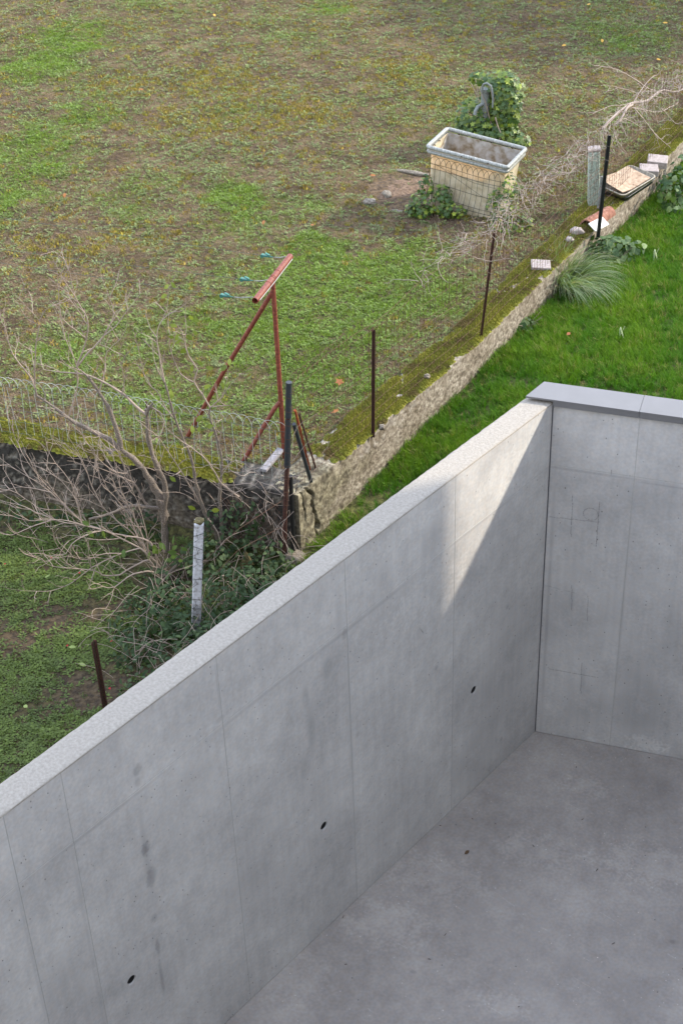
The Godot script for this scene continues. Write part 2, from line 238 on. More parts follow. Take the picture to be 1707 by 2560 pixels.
# ---------------------------------------------------------------- mesh collector
class Shape:
	var v := PackedVector3Array()
	var n := PackedVector3Array()
	var c := PackedColorArray()
	var uv := PackedVector2Array()
	var ix := PackedInt32Array()
	var col := Color(1, 1, 1)
	var with_color := false
	func vert(p: Vector3, nn: Vector3, t := Vector2.ZERO) -> int:
		v.append(p); n.append(nn); uv.append(t)
		c.append(col)
		return v.size() - 1
	# corners run counter-clockwise as seen from outside
	func tri(a: Vector3, b: Vector3, d: Vector3, ta := Vector2.ZERO, tb := Vector2.ZERO, td := Vector2.ZERO) -> void:
		var nn := (b - a).cross(d - a).normalized()
		var k := vert(a, nn, ta); vert(b, nn, tb); vert(d, nn, td)
		ix.append(k); ix.append(k + 2); ix.append(k + 1)
	func quad(a: Vector3, b: Vector3, d: Vector3, e: Vector3, ta := Vector2.ZERO, tb := Vector2.ZERO, td := Vector2.ZERO, te := Vector2.ZERO) -> void:
		var nn := (d - a).cross(e - b).normalized()
		var k := vert(a, nn, ta); vert(b, nn, tb); vert(d, nn, td); vert(e, nn, te)
		ix.append_array([k, k + 2, k + 1, k, k + 3, k + 2])
	func face_out(ps: Array, middle: Vector3) -> void:
		var cen := Vector3.ZERO
		for p in ps: cen += p
		cen /= ps.size()
		var nn: Vector3 = (ps[1] - ps[0]).cross(ps[2] - ps[0])
		if nn.dot(cen - middle) < 0.0: ps.reverse()
		if ps.size() == 3: tri(ps[0], ps[1], ps[2])
		else: quad(ps[0], ps[1], ps[2], ps[3])
	# box with chamfered edges
	func block(xf: Transform3D, size: Vector3, b := 0.004) -> void:
		var h := size * 0.5
		var mid := xf.origin
		b = minf(b, minf(h.x, minf(h.y, h.z)) * 0.9)
		var px := func(s: Vector3) -> Vector3: return xf * Vector3(s.x * h.x, s.y * (h.y - b), s.z * (h.z - b))
		var py := func(s: Vector3) -> Vector3: return xf * Vector3(s.x * (h.x - b), s.y * h.y, s.z * (h.z - b))
		var pz := func(s: Vector3) -> Vector3: return xf * Vector3(s.x * (h.x - b), s.y * (h.y - b), s.z * h.z)
		for s in [-1.0, 1.0]:
			face_out([px.call(Vector3(s, -1, -1)), px.call(Vector3(s, 1, -1)), px.call(Vector3(s, 1, 1)), px.call(Vector3(s, -1, 1))], mid)
			face_out([py.call(Vector3(-1, s, -1)), py.call(Vector3(1, s, -1)), py.call(Vector3(1, s, 1)), py.call(Vector3(-1, s, 1))], mid)
			face_out([pz.call(Vector3(-1, -1, s)), pz.call(Vector3(1, -1, s)), pz.call(Vector3(1, 1, s)), pz.call(Vector3(-1, 1, s))], mid)
			for t in [-1.0, 1.0]:
				face_out([px.call(Vector3(s, t, -1)), px.call(Vector3(s, t, 1)), py.call(Vector3(s, t, 1)), py.call(Vector3(s, t, -1))], mid)
				face_out([px.call(Vector3(s, -1, t)), px.call(Vector3(s, 1, t)), pz.call(Vector3(s, 1, t)), pz.call(Vector3(s, -1, t))], mid)
				face_out([py.call(Vector3(-1, s, t)), py.call(Vector3(1, s, t)), pz.call(Vector3(1, s, t)), pz.call(Vector3(-1, s, t))], mid)
				for w in [-1.0, 1.0]:
					var k := Vector3(s, t, w)
					face_out([px.call(k), py.call(k), pz.call(k)], mid)
	# round bar through a list of points
	func tube(pts: Array, r0: float, r1: float, sides := 6, capped := true) -> void:
		var m := pts.size()
		if m < 2: return
		var side := Vector3.ZERO
		var first := v.size()
		for i in m:
			var t: Vector3
			if i == 0: t = pts[1] - pts[0]
			elif i == m - 1: t = pts[m - 1] - pts[m - 2]
			else: t = (pts[i + 1] - pts[i]).normalized() + (pts[i] - pts[i - 1]).normalized()
			t = t.normalized()
			if side == Vector3.ZERO:
				side = t.cross(Vector3.UP)
				if side.length() < 0.1: side = t.cross(Vector3.RIGHT)
			side = (side - t * side.dot(t)).normalized()
			var other := t.cross(side)
			var r := lerpf(r0, r1, float(i) / (m - 1))
			for k in sides:
				var a := TAU * k / sides
				var d := side * cos(a) + other * sin(a)
				vert(pts[i] + d * r, d)
		for i in m - 1:
			for k in sides:
				var a := first + i * sides + k
				var b := first + i * sides + (k + 1) % sides
				ix.append_array([a, b + sides, b, a, a + sides, b + sides])
		if capped:
			for e in [0, m - 1]:
				var nn: Vector3 = (pts[0] - pts[1]).normalized() if e == 0 else (pts[m - 1] - pts[m - 2]).normalized()
				var k0 := vert(pts[e], nn)
				for k in sides: vert(v[first + e * sides + k], nn)
				for k in sides:
					var a := k0 + 1 + k
					var b := k0 + 1 + (k + 1) % sides
					if e == 0: ix.append_array([k0, a, b])
					else: ix.append_array([k0, b, a])
	# sheet of points rows x cols, smooth; rows run so that (col step) x (row step) points outwards
	func sheet(rows: Array, uvs: Array = []) -> void:
		var first := v.size()
		var rn := rows.size()
		var cn: int = rows[0].size()
		for r in rn:
			for k in cn:
				var a: Vector3 = rows[r][mini(k + 1, cn - 1)] - rows[r][maxi(k - 1, 0)]
				var b: Vector3 = rows[mini(r + 1, rn - 1)][k] - rows[maxi(r - 1, 0)][k]
				vert(rows[r][k], a.cross(b).normalized(), uvs[r][k] if uvs else Vector2.ZERO)
		for r in rn - 1:
			for k in cn - 1:
				var p := first + r * cn + k
				ix.append_array([p, p + cn, p + 1, p + 1, p + cn, p + cn + 1])
	func mesh(mat: Material) -> ArrayMesh:
		var a := []
		a.resize(Mesh.ARRAY_MAX)
		a[Mesh.ARRAY_VERTEX] = v
		a[Mesh.ARRAY_NORMAL] = n
		a[Mesh.ARRAY_TEX_UV] = uv
		if with_color: a[Mesh.ARRAY_COLOR] = c
		a[Mesh.ARRAY_INDEX] = ix
		var m := ArrayMesh.new()
		m.add_surface_from_arrays(Mesh.PRIMITIVE_TRIANGLES, a)
		m.surface_set_material(0, mat)
		return m

# ---------------------------------------------------------------- scene helpers
func numbered(called: String) -> String:
	var k: int = used_names.get(called, -1) + 1
	used_names[called] = k
	return called if k == 0 else "%s_%03d" % [called, k]

func tag(o: Node, label: String, category: String, group := "", kind := "") -> Node:
	if label: o.set_meta("label", label)
	if category: o.set_meta("category", category)
	if group: o.set_meta("group", group)
	if kind: o.set_meta("kind", kind)
	return o

func part(called: String, st: Shape, mat: Material, parent: Node, at := Transform3D()) -> MeshInstance3D:
	var o := MeshInstance3D.new()
	o.mesh = st.mesh(mat)
	o.transform = at
	o.name = called
	parent.add_child(o, true)
	return o

func single(called: String, st: Shape, mat: Material, label: String, category: String, group := "") -> MeshInstance3D:
	var o := MeshInstance3D.new()
	o.mesh = st.mesh(mat)
	o.name = numbered(called)
	add_child(o)
	tag(o, label, category, group)
	return o

func structure(called: String, st: Shape, mat: Material) -> MeshInstance3D:
	var o := MeshInstance3D.new()
	o.mesh = st.mesh(mat)
	o.name = numbered(called)
	add_child(o)
	o.set_meta("kind", "structure")
	return o

func thing(called: String, label: String, category: String, at := Vector3.ZERO, turn := 0.0, group := "") -> Node3D:
	var o := Node3D.new()
	o.name = numbered(called)
	add_child(o)
	o.position = at
	o.rotation.y = turn
	tag(o, label, category, group)
	return o

func scatter(called: String, mesh: Mesh, spots: Array, colors: PackedColorArray, parent: Node, label := "", category := "") -> MultiMeshInstance3D:
	var mm := MultiMesh.new()
	mm.transform_format = MultiMesh.TRANSFORM_3D
	mm.use_colors = true
	mm.mesh = mesh
	mm.instance_count = spots.size()
	for i in spots.size():
		mm.set_instance_transform(i, spots[i])
		mm.set_instance_color(i, colors[i])
	var o := MultiMeshInstance3D.new()
	o.multimesh = mm
	o.name = numbered(called) if parent == self else called
	parent.add_child(o, true)
	tag(o, label, category, "", "stuff")
	return o

func srgb(r: float, g: float, b: float) -> Color:
	return Color(r, g, b).linear_to_srgb()

func mat(color: Color, rough := 0.85, metal := 0.0) -> StandardMaterial3D:
	var m := StandardMaterial3D.new()
	m.albedo_color = color
	m.roughness = rough
	m.metallic = metal
	m.cull_mode = BaseMaterial3D.CULL_DISABLED
	return m

# seamless noise picture, tones run through a list of [place, colour]
func noise_picture(size: int, seed_: int, freq: float, octaves: int, stops: Array, kind := FastNoiseLite.TYPE_SIMPLEX_SMOOTH) -> ImageTexture:
	var f := FastNoiseLite.new()
	f.seed = seed_
	f.noise_type = kind
	f.frequency = freq
	f.fractal_octaves = octaves
	f.fractal_gain = 0.55
	var src := f.get_seamless_image(size, size, false, false, 0.15, true)
	src.convert(Image.FORMAT_L8)
	var raw := src.get_data()
	var ramp := PackedByteArray()
	ramp.resize(768)
	var gr := Gradient.new()
	gr.offsets = PackedFloat32Array(stops.map(func(s): return s[0]))
	gr.colors = PackedColorArray(stops.map(func(s): return s[1]))
	for i in 256:
		var q := gr.sample(i / 255.0)
		ramp[i * 3] = int(clampf(q.r, 0, 1) * 255); ramp[i * 3 + 1] = int(clampf(q.g, 0, 1) * 255); ramp[i * 3 + 2] = int(clampf(q.b, 0, 1) * 255)
	var out := PackedByteArray()
	out.resize(size * size * 3)
	for i in raw.size():
		var k := raw[i] * 3
		out[i * 3] = ramp[k]; out[i * 3 + 1] = ramp[k + 1]; out[i * 3 + 2] = ramp[k + 2]
	return ImageTexture.create_from_image(Image.create_from_data(size, size, false, Image.FORMAT_RGB8, out))

func grey_noise(size: int, seed_: int, freq: float, octaves: int) -> ImageTexture:
	var f := FastNoiseLite.new()
	f.seed = seed_
	f.frequency = freq
	f.fractal_octaves = octaves
	f.fractal_gain = 0.6
	var src := f.get_seamless_image(size, size, false, false, 0.15, true)
	src.convert(Image.FORMAT_L8)
	return ImageTexture.create_from_image(src)

func tri_mat(tex: Texture2D, per_metre: float, rough := 0.9, relief: Texture2D = null, relief_cm := 0.5) -> StandardMaterial3D:
	var m := mat(Color.WHITE, rough)
	m.albedo_texture = tex
	m.uv1_triplanar = true
	m.uv1_scale = Vector3.ONE * per_metre
	if relief:
		m.heightmap_enabled = true
		m.heightmap_texture = relief
		m.heightmap_scale = relief_cm
	return m

func ground_level(x: float, z: float) -> float:     # lower lawn
	var y := 3.19
	var zs := [-1.2, -0.6, 0.5, 1.5, 2.0]
	var ys := [3.19, 3.15, 3.04, 2.95, 2.87]
	if z >= 2.0: y = 2.87
	elif z > -1.2:
		for i in 4:
			if z <= zs[i + 1]:
				y = lerpf(ys[i], ys[i + 1], (z - zs[i]) / (zs[i + 1] - zs[i]))
				break
	return y + bump_noise.get_noise_2d(x * 9.0, z * 9.0) * 0.015

func field_level(x: float, z: float) -> float:
	return FIELD - 0.01 + bump_noise.get_noise_2d(x * 4.0 + 70.0, z * 4.0) * 0.035

func old_edge_x(z: float) -> float:                  # yard-side edge of the old wall at depth z
	for i in OLD_EDGE.size() - 1:
		var a: Vector2 = OLD_EDGE[i]
		var b: Vector2 = OLD_EDGE[i + 1]
		if z >= b.y or i == OLD_EDGE.size() - 2:
			return lerpf(a.x, b.x, (z - a.y) / (b.y - a.y))
	return 0.0

func in_yard(x: float, z: float, margin := 0.0) -> bool:
	return x * INTO_YARD.x + z * INTO_YARD.z > -0.204 - margin and z > -0.21 - margin

func _ready() -> void:
	rng.seed = 4711
	bump_noise.seed = 5; bump_noise.frequency = 0.35; bump_noise.fractal_octaves = 3
	tone_noise.seed = 9; tone_noise.frequency = 1.0; tone_noise.fractal_octaves = 4
	fine_noise.seed = 21; fine_noise.frequency = 6.0; fine_noise.fractal_octaves = 3
	set_view_and_light()
	make_materials()
	build_yard()
	build_ground()
	build_old_walls()
	build_houses_out_of_frame()
	build_fences()
	build_drying_frame()
	build_trough_and_pump()
	build_wall_top_things()
	build_woody_plants()
	build_leafy_plants()
	build_grass()
	build_litter()

func set_view_and_light() -> void:
	var cam := Camera3D.new()
	cam.name = "camera"
	cam.transform = Transform3D(Basis(Vector3(0.955249, -0.030604, -0.294214), Vector3(-0.15353, 0.798873, -0.581576), Vector3(0.252838, 0.600721, 0.758424)), Vector3(1.85128, 10.84888, 10.93158))
	cam.fov = 34.351
	cam.near = 0.1
	cam.far = 400.0
	add_child(cam)
	cam.current = true
	var sun := DirectionalLight3D.new()
	sun.name = "sun"
	add_child(sun)
	var el := deg_to_rad(31.4)
	sun.look_at_from_position(Vector3.ZERO, Vector3(-0.829 * cos(el), -sin(el), 0.559 * cos(el)))
	sun.light_energy = 0.98
	sun.light_color = Color(1.0, 0.95, 0.87)
	sun.light_angular_distance = 2.2
	sun.shadow_enabled = true
	var sky_mat := ProceduralSkyMaterial.new()
	sky_mat.sky_top_color = Color(0.77, 0.82, 0.92)
	sky_mat.sky_horizon_color = Color(0.96, 0.96, 0.96)
	sky_mat.sky_energy_multiplier = 1.25
	sky_mat.sky_curve = 0.25
	sky_mat.ground_bottom_color = Color(0.30, 0.30, 0.26)
	sky_mat.ground_horizon_color = Color(0.62, 0.63, 0.62)
	sky_mat.sun_angle_max = 1.0
	var sky := Sky.new()
	sky.sky_material = sky_mat
	var env := Environment.new()
	env.background_mode = Environment.BG_SKY
	env.sky = sky
	env.tonemap_mode = Environment.TONE_MAPPER_LINEAR
	env.tonemap_exposure = 2.15
	env.sdfgi_enabled = true
	env.ssao_enabled = true
	env.ssil_enabled = true
	var we := WorldEnvironment.new()
	we.name = "environment"
	we.environment = env
	add_child(we)

# ---------------------------------------------------------------- materials
func make_materials() -> void:
	var pores := grey_noise(512, 31, 0.035, 4)
	var fine := grey_noise(512, 32, 0.09, 3)
	M.top_concrete = tri_mat(noise_picture(512, 41, 0.05, 6, [[0.0, Color(0.54, 0.52, 0.485)], [0.5, Color(0.595, 0.572, 0.535)], [1.0, Color(0.645, 0.625, 0.59)]]), 1.3, 0.95, fine, 0.3)
	M.old_concrete = tri_mat(noise_picture(512, 42, 0.03, 5, [[0.0, Color(0.24, 0.22, 0.19)], [0.32, Color(0.43, 0.40, 0.36)], [0.5, Color(0.55, 0.52, 0.48)], [0.72, Color(0.63, 0.61, 0.57)], [1.0, Color(0.78, 0.77, 0.75)]]), 1.3, 0.95, pores, 0.7)
	M.old_concrete.vertex_color_use_as_albedo = true
	M.joint = mat(srgb(0.13, 0.13, 0.14), 0.9)
	M.coping = mat(Color(0.445, 0.445, 0.45), 0.42, 0.0)
	M.coping.albedo_texture = noise_picture(256, 43, 0.01, 4, [[0.0, Color(0.95, 0.95, 0.95)], [1.0, Color(1, 1, 1)]])
	M.coping.uv1_triplanar = true
	M.soil = tri_mat(noise_picture(1024, 44, 0.02, 6, [[0.0, Color(0.24, 0.20, 0.15)], [0.4, Color(0.36, 0.315, 0.25)], [0.6, Color(0.46, 0.405, 0.32)], [1.0, Color(0.56, 0.51, 0.41)]]), 0.7, 1.0, pores, 2.0)
	M.soil.vertex_color_use_as_albedo = true
	M.bare_soil = tri_mat(noise_picture(512, 45, 0.03, 5, [[0.0, Color(0.28, 0.22, 0.17)], [0.5, Color(0.41, 0.33, 0.26)], [1.0, Color(0.54, 0.46, 0.38)]]), 1.4, 1.0, pores, 1.5)
	M.red_steel = tri_mat(noise_picture(256, 46, 0.04, 4, [[0.0, Color(0.28, 0.13, 0.10)], [0.40, Color(0.42, 0.19, 0.14)], [0.7, Color(0.50, 0.26, 0.19)], [1.0, Color(0.60, 0.40, 0.33)]]), 3.0, 0.55, fine, 0.1)
	M.rust = tri_mat(noise_picture(256, 47, 0.06, 4, [[0.0, Color(0.14, 0.09, 0.08)], [0.5, Color(0.25, 0.15, 0.12)], [0.8, Color(0.35, 0.20, 0.14)], [1.0, Color(0.46, 0.27, 0.18)]]), 4.0, 0.9, fine, 0.2)
	M.orange_rust = tri_mat(noise_picture(256, 48, 0.06, 4, [[0.0, Color(0.36, 0.16, 0.09)], [0.5, Color(0.58, 0.27, 0.14)], [1.0, Color(0.70, 0.40, 0.22)]]), 4.0, 0.9, fine, 0.2)
	M.rust_wire = mat(Color(0.36, 0.26, 0.20), 0.85)
	M.green_wire = mat(Color(0.30, 0.36, 0.32), 0.6)
	M.dark_wire = mat(Color(0.10, 0.14, 0.12), 0.55)
	M.bare_wire = mat(Color(0.66, 0.68, 0.66), 0.5, 0.0)
	M.plastic_grey = mat(Color(0.16, 0.18, 0.20), 0.38)
	M.plastic_black = mat(Color(0.09, 0.09, 0.10), 0.5)
	M.black_paint = mat(Color(0.10, 0.11, 0.13), 0.5)
	M.teal = mat(Color(0.21, 0.44, 0.40), 0.45)
	M.teal.backlight_enabled = true
	M.teal.backlight = Color(0.3, 0.3, 0.3)
	M.zinc = tri_mat(noise_picture(256, 49, 0.05, 4, [[0.0, Color(0.34, 0.35, 0.33)], [0.5, Color(0.54, 0.55, 0.53)], [1.0, Color(0.74, 0.75, 0.73)]]), 3.0, 0.38, fine, 0.2)
	M.resin = tri_mat(noise_picture(256, 50, 0.02, 4, [[0.0, Color(0.72, 0.67, 0.55)], [0.5, Color(0.82, 0.78, 0.67)], [1.0, Color(0.87, 0.84, 0.75)]]), 2.0, 0.6)
	M.resin.backlight_enabled = true
	M.resin.backlight = Color(0.70, 0.54, 0.36)
	M.added_liner = tri_mat(noise_picture(256, 70, 0.02, 5, [[0.0, Color(0.42, 0.35, 0.24)], [0.35, Color(0.58, 0.55, 0.50)], [0.6, Color(0.65, 0.64, 0.62)], [1.0, Color(0.74, 0.73, 0.72)]]), 1.6, 0.6)
	M.added_liner.backlight_enabled = true
	M.added_liner.backlight = Color(0.50, 0.42, 0.32)
	M.dark_lining = mat(Color(0.16, 0.16, 0.16), 0.9)  # near-black tone standing in for shade inside the tie holes
	M.fin = tri_mat(noise_picture(256, 71, 0.03, 4, [[0.0, Color(0.60, 0.60, 0.59)], [1.0, Color(0.70, 0.70, 0.69)]]), 2.0, 0.9)
	M.sludge = tri_mat(noise_picture(256, 51, 0.03, 4, [[0.0, Color(0.22, 0.19, 0.15)], [0.5, Color(0.45, 0.36, 0.24)], [1.0, Color(0.60, 0.54, 0.45)]]), 3.0, 0.5)
	M.white_post = tri_mat(noise_picture(512, 52, 0.025, 5, [[0.0, Color(0.34, 0.31, 0.27)], [0.22, Color(0.48, 0.46, 0.43)], [0.34, Color(0.72, 0.73, 0.76)], [1.0, Color(0.84, 0.85, 0.88)]]), 2.2, 0.9, pores, 0.5)
	M.grey_post = tri_mat(noise_picture(256, 53, 0.04, 4, [[0.0, Color(0.40, 0.44, 0.42)], [0.5, Color(0.60, 0.65, 0.60)], [1.0, Color(0.72, 0.76, 0.72)]]), 3.0, 0.9, pores, 0.6)
	M.white_tile = tri_mat(noise_picture(256, 54, 0.03, 4, [[0.0, Color(0.42, 0.38, 0.35)], [0.35, Color(0.56, 0.52, 0.50)], [1.0, Color(0.66, 0.62, 0.61)]]), 3.0, 0.7, fine, 0.1)
	M.terracotta = tri_mat(noise_picture(256, 55, 0.03, 4, [[0.0, Color(0.36, 0.24, 0.19)], [0.5, Color(0.54, 0.36, 0.29)], [1.0, Color(0.66, 0.52, 0.45)]]), 3.0, 0.9, fine, 0.3)
	M.tray = tri_mat(noise_picture(256, 56, 0.03, 4, [[0.0, Color(0.32, 0.29, 0.25)], [0.5, Color(0.56, 0.53, 0.47)], [1.0, Color(0.68, 0.66, 0.60)]]), 3.0, 0.7)
	M.board = tri_mat(noise_picture(256, 57, 0.02, 5, [[0.0, Color(0.34, 0.26, 0.20)], [0.3, Color(0.60, 0.51, 0.42)], [1.0, Color(0.74, 0.67, 0.58)]]), 3.0, 0.9, fine, 0.1)
	M.stone = tri_mat(noise_picture(256, 58, 0.03, 5, [[0.0, Color(0.30, 0.27, 0.23)], [0.5, Color(0.46, 0.43, 0.38)], [1.0, Color(0.62, 0.59, 0.55)]]), 3.0, 0.95, pores, 0.8)
	M.mossy_stone = tri_mat(noise_picture(256, 59, 0.03, 5, [[0.0, Color(0.22, 0.20, 0.12)], [0.5, Color(0.36, 0.33, 0.20)], [1.0, Color(0.50, 0.45, 0.33)]]), 3.0, 0.95, pores, 0.8)
	M.iron = tri_mat(noise_picture(256, 60, 0.05, 4, [[0.0, Color(0.30, 0.31, 0.30)], [0.5, Color(0.44, 0.47, 0.46)], [1.0, Color(0.55, 0.56, 0.54)]]), 3.0, 0.7, fine, 0.2)
	M.old_wood = tri_mat(noise_picture(256, 61, 0.04, 4, [[0.0, Color(0.44, 0.43, 0.44)], [1.0, Color(0.62, 0.61, 0.63)]]), 3.0, 0.9, fine, 0.2)
	M.bark = tri_mat(noise_picture(512, 62, 0.05, 5, [[0.0, Color(0.22, 0.19, 0.16)], [0.4, Color(0.40, 0.36, 0.32)], [0.7, Color(0.54, 0.50, 0.46)], [1.0, Color(0.70, 0.67, 0.63)]]), 4.0, 0.95, pores, 0.6)
	M.twig = mat(Color(0.60, 0.54, 0.49), 0.9)
	M.twig.vertex_color_use_as_albedo = true
	M.dry_twig = mat(Color(0.60, 0.55, 0.51), 0.9)
	M.plant = mat(Color.WHITE, 0.74)
	M.plant.vertex_color_use_as_albedo = true
	M.plant.backlight_enabled = true
	M.plant.backlight = Color(0.80, 0.85, 0.45)
	M.ivy = mat(Color.WHITE, 0.45)
	M.ivy.vertex_color_use_as_albedo = true
	M.ivy.backlight_enabled = true
	M.ivy.backlight = Color(0.75, 0.8, 0.3)
	M.moss = mat(Color.WHITE, 1.0)
	M.moss.vertex_color_use_as_albedo = true
	M.render_wall = tri_mat(noise_picture(256, 63, 0.02, 4, [[0.0, Color(0.70, 0.69, 0.66)], [1.0, Color(0.78, 0.77, 0.74)]]), 0.5, 0.95)
	M.roof_tile = mat(Color(0.50, 0.30, 0.23), 0.9)
	M.window_glass = mat(Color(0.10, 0.12, 0.14), 0.08)
	M.frame_white = mat(Color(0.82, 0.82, 0.80), 0.6)

# picture of a cast wall face, w x h metres, with its stains where they are: [along, height, half width, half height, darkness]
func cast_face(w: float, h: float, px: int, seed_: int, stains: Array, marks: Array, columns: Array, split: float, base: Color, speck := false) -> ImageTexture:
	var iw := int(w * px)
	var ih := int(h * px)
	var layers := []
	for q in [[0.9, 4, 1.0], [5.0, 4, 1.0], [26.0, 3, 1.0], [14.0, 3, 16.0]]:
		var f := FastNoiseLite.new()
		f.seed = seed_ + layers.size() * 7
		f.frequency = q[0] / px
		f.fractal_octaves = q[1]
		f.fractal_gain = 0.55
		var im := f.get_image(iw, int(ih / q[2]), false, false, true)
		im.convert(Image.FORMAT_L8)
		if q[2] > 1.0: im.resize(iw, ih, Image.INTERPOLATE_BILINEAR)
		layers.append(im.get_data())
	var l0: PackedByteArray = layers[0]
	var l1: PackedByteArray = layers[1]
	var l2: PackedByteArray = layers[2]
	var l3: PackedByteArray = layers[3]
	var shift := PackedFloat32Array()
	shift.resize(iw * ih)
	for s in stains:
		var x0 := maxi(0, int((s[0] - s[2] * 1.6) * px))
		var x1 := mini(iw, int((s[0] + s[2] * 1.6) * px))
		var y0 := maxi(0, int((h - s[1] - s[3] * 1.6) * px))
		var y1 := mini(ih, int((h - s[1] + s[3] * 1.6) * px))
		for y in range(y0, y1):
			for x in range(x0, x1):
				var dx: float = (x / float(px) - s[0]) / s[2]
				var dy: float = (h - y / float(px) - s[1]) / s[3]
				var i := y * iw + x
				var e := 1.0 - sqrt(dx * dx + dy * dy) + (l1[i] + l2[i] - 255) / 300.0
				shift[i] -= s[4] * clampf(e * 2.2, 0.0, 1.0)
	var tone := PackedFloat32Array()
	tone.resize(iw)
	var r := RandomNumberGenerator.new()
	r.seed = seed_
	var at := 0
	var t := 0.0
	for x in iw:
		if at < columns.size() and x / float(px) >= columns[at]:
			t = r.randf_range(-0.018, 0.018)
			at += 1
		tone[x] = t
	var out := PackedByteArray()
	out.resize(iw * ih * 3)
	var br := base.r
	var streak := 0.00005 if speck else 0.00014
	var bg := base.g
	var bb := base.b
	for y in ih:
		var upper := 0.012 if h - y / float(px) > split else 0.0
		for x in iw:
			var i := y * iw + x
			var d := (l0[i] - 128) * 0.00042 + (l1[i] - 128) * 0.00024 + (l2[i] - 128) * 0.00026 + (l3[i] - 128) * streak + tone[x] + upper + shift[i]
			var warm := (l1[(i * 3) % (iw * ih)] - 128) * 0.0001
			out[i * 3] = clampi(int((br + d + warm) * 255), 0, 255)
			out[i * 3 + 1] = clampi(int((bg + d) * 255), 0, 255)
			out[i * 3 + 2] = clampi(int((bb + d * 0.95 - warm) * 255), 0, 255)
	# (specks instead of blow holes mark a floor)
	var img := Image.create_from_data(iw, ih, false, Image.FORMAT_RGB8, out)
	# dark dots painting the shade in blow holes left by air bubbles
	for k in int(w * h * 26):
		var x := r.randi_range(2, iw - 4)
		var y := r.randi_range(2, ih - 4)
		var q := img.get_pixel(x, y)
		var dark := q * (r.randf_range(0.45, 0.75) if not speck else (r.randf_range(1.15, 1.45) if r.randf() < 0.9 else 0.35))
		img.fill_rect(Rect2i(x, y, 1, 1 if speck else r.randi_range(1, 2)), dark)
	for mk in marks:     # thin lines: [along0, height0, along1, height1, darkness]
		var steps := int(Vector2((mk[2] - mk[0]) * px, (mk[3] - mk[1]) * px).length()) + 1
		for k in steps:
			if r.randf() < 0.12: continue
			var x := clampi(int(lerpf(mk[0], mk[2], float(k) / steps) * px), 0, iw - 1)
			var y := clampi(int((h - lerpf(mk[1], mk[3], float(k) / steps)) * px), 0, ih - 1)
			img.set_pixel(x, y, img.get_pixel(x, y) * (1.0 - mk[4] * r.randf_range(0.5, 1.0)))
	return ImageTexture.create_from_image(img)

# ---------------------------------------------------------------- concrete yard
func face_quad(st: Shape, a: Vector3, b: Vector3, c: Vector3, d: Vector3, out: Vector3, uvf: Callable) -> void:
	if (c - a).cross(d - b).dot(out) < 0.0: st.quad(d, c, b, a, uvf.call(d), uvf.call(c), uvf.call(b), uvf.call(a))
	else: st.quad(a, b, c, d, uvf.call(a), uvf.call(b), uvf.call(c), uvf.call(d))

# one board-shuttered panel; the face is the plane z = 0 seen from -z, s mirrors the wall's run
func cast_panel(parent: Node3D, a0: float, a1: float, y0: float, y1: float, holes: Array, s: float, wh: Vector2, m: Material) -> void:
	var st := Shape.new()
	var uvf := func(p: Vector3) -> Vector2: return Vector2(p.x * s / wh.x, 1.0 - p.y / wh.y)
	var g := 0.0018
	var b := 0.0018
	var xs := [a0 + g + b]
	var ys := [y0 + g + b]
	for h in holes:
		xs.append(h.x - 0.06); xs.append(h.x + 0.06); ys.append(h.y - 0.06); ys.append(h.y + 0.06)
	xs.append(a1 - g - b); ys.append(y1 - g - b)
	xs.sort(); ys.sort()
	var out := Vector3(0, 0, -1)
	for i in xs.size() - 1:
		for j in ys.size() - 1:
			var hole := Vector2.ZERO
			var cx: float = (xs[i] + xs[i + 1]) * 0.5
			var cy: float = (ys[j] + ys[j + 1]) * 0.5
			for h in holes:
				if absf(h.x - cx) < 0.02 and absf(h.y - cy) < 0.02: hole = h
			if hole == Vector2.ZERO:
				face_quad(st, Vector3(xs[i] * s, ys[j], 0), Vector3(xs[i + 1] * s, ys[j], 0), Vector3(xs[i + 1] * s, ys[j + 1], 0), Vector3(xs[i] * s, ys[j + 1], 0), out, uvf)
				continue
			var c := Vector3(hole.x * s, hole.y, 0)
			for k in 24:
				var p := []
				for e in [k, k + 1]:
					var a = TAU * e / 24.0
					var d := Vector3(cos(a), sin(a), 0)
					p.append([c + d * 0.06 / maxf(absf(d.x), absf(d.y)), c + d * 0.041, c + d * 0.037 + Vector3(0, 0, 0.007), c + d * 0.031 + Vector3(0, 0, 0.062)])
				for q in 3:
					face_quad(st, p[0][q], p[1][q], p[1][q + 1], p[0][q + 1], out if q == 0 else (c - p[0][q] + Vector3(0, 0, -0.03)), uvf)
				var e0 := c + Vector3(0, 0, 0.062)
				if (p[0][3] - e0).cross(p[1][3] - e0).dot(out) > 0.0: st.tri(e0, p[0][3], p[1][3], uvf.call(e0), uvf.call(e0), uvf.call(e0))
				else: st.tri(e0, p[1][3], p[0][3], uvf.call(e0), uvf.call(e0), uvf.call(e0))
	var f := [Vector3((a0 + g + b) * s, y0 + g + b, 0), Vector3((a1 - g - b) * s, y0 + g + b, 0), Vector3((a1 - g - b) * s, y1 - g - b, 0), Vector3((a0 + g + b) * s, y1 - g - b, 0)]
	var e := [Vector3((a0 + g) * s, y0 + g, b), Vector3((a1 - g) * s, y0 + g, b), Vector3((a1 - g) * s, y1 - g, b), Vector3((a0 + g) * s, y1 - g, b)]
	var mid: Vector3 = (e[0] + e[2]) * 0.5
	for k in 4:
		var k2 := (k + 1) % 4
		var away: Vector3 = (e[k] + e[k2]) * 0.5 - mid
		face_quad(st, f[k], f[k2], e[k2], e[k], away + out, uvf)
		face_quad(st, e[k], e[k2], e[k2] + Vector3(0, 0, 0.066), e[k] + Vector3(0, 0, 0.066), away, uvf)
	part("panel", st, m, parent)

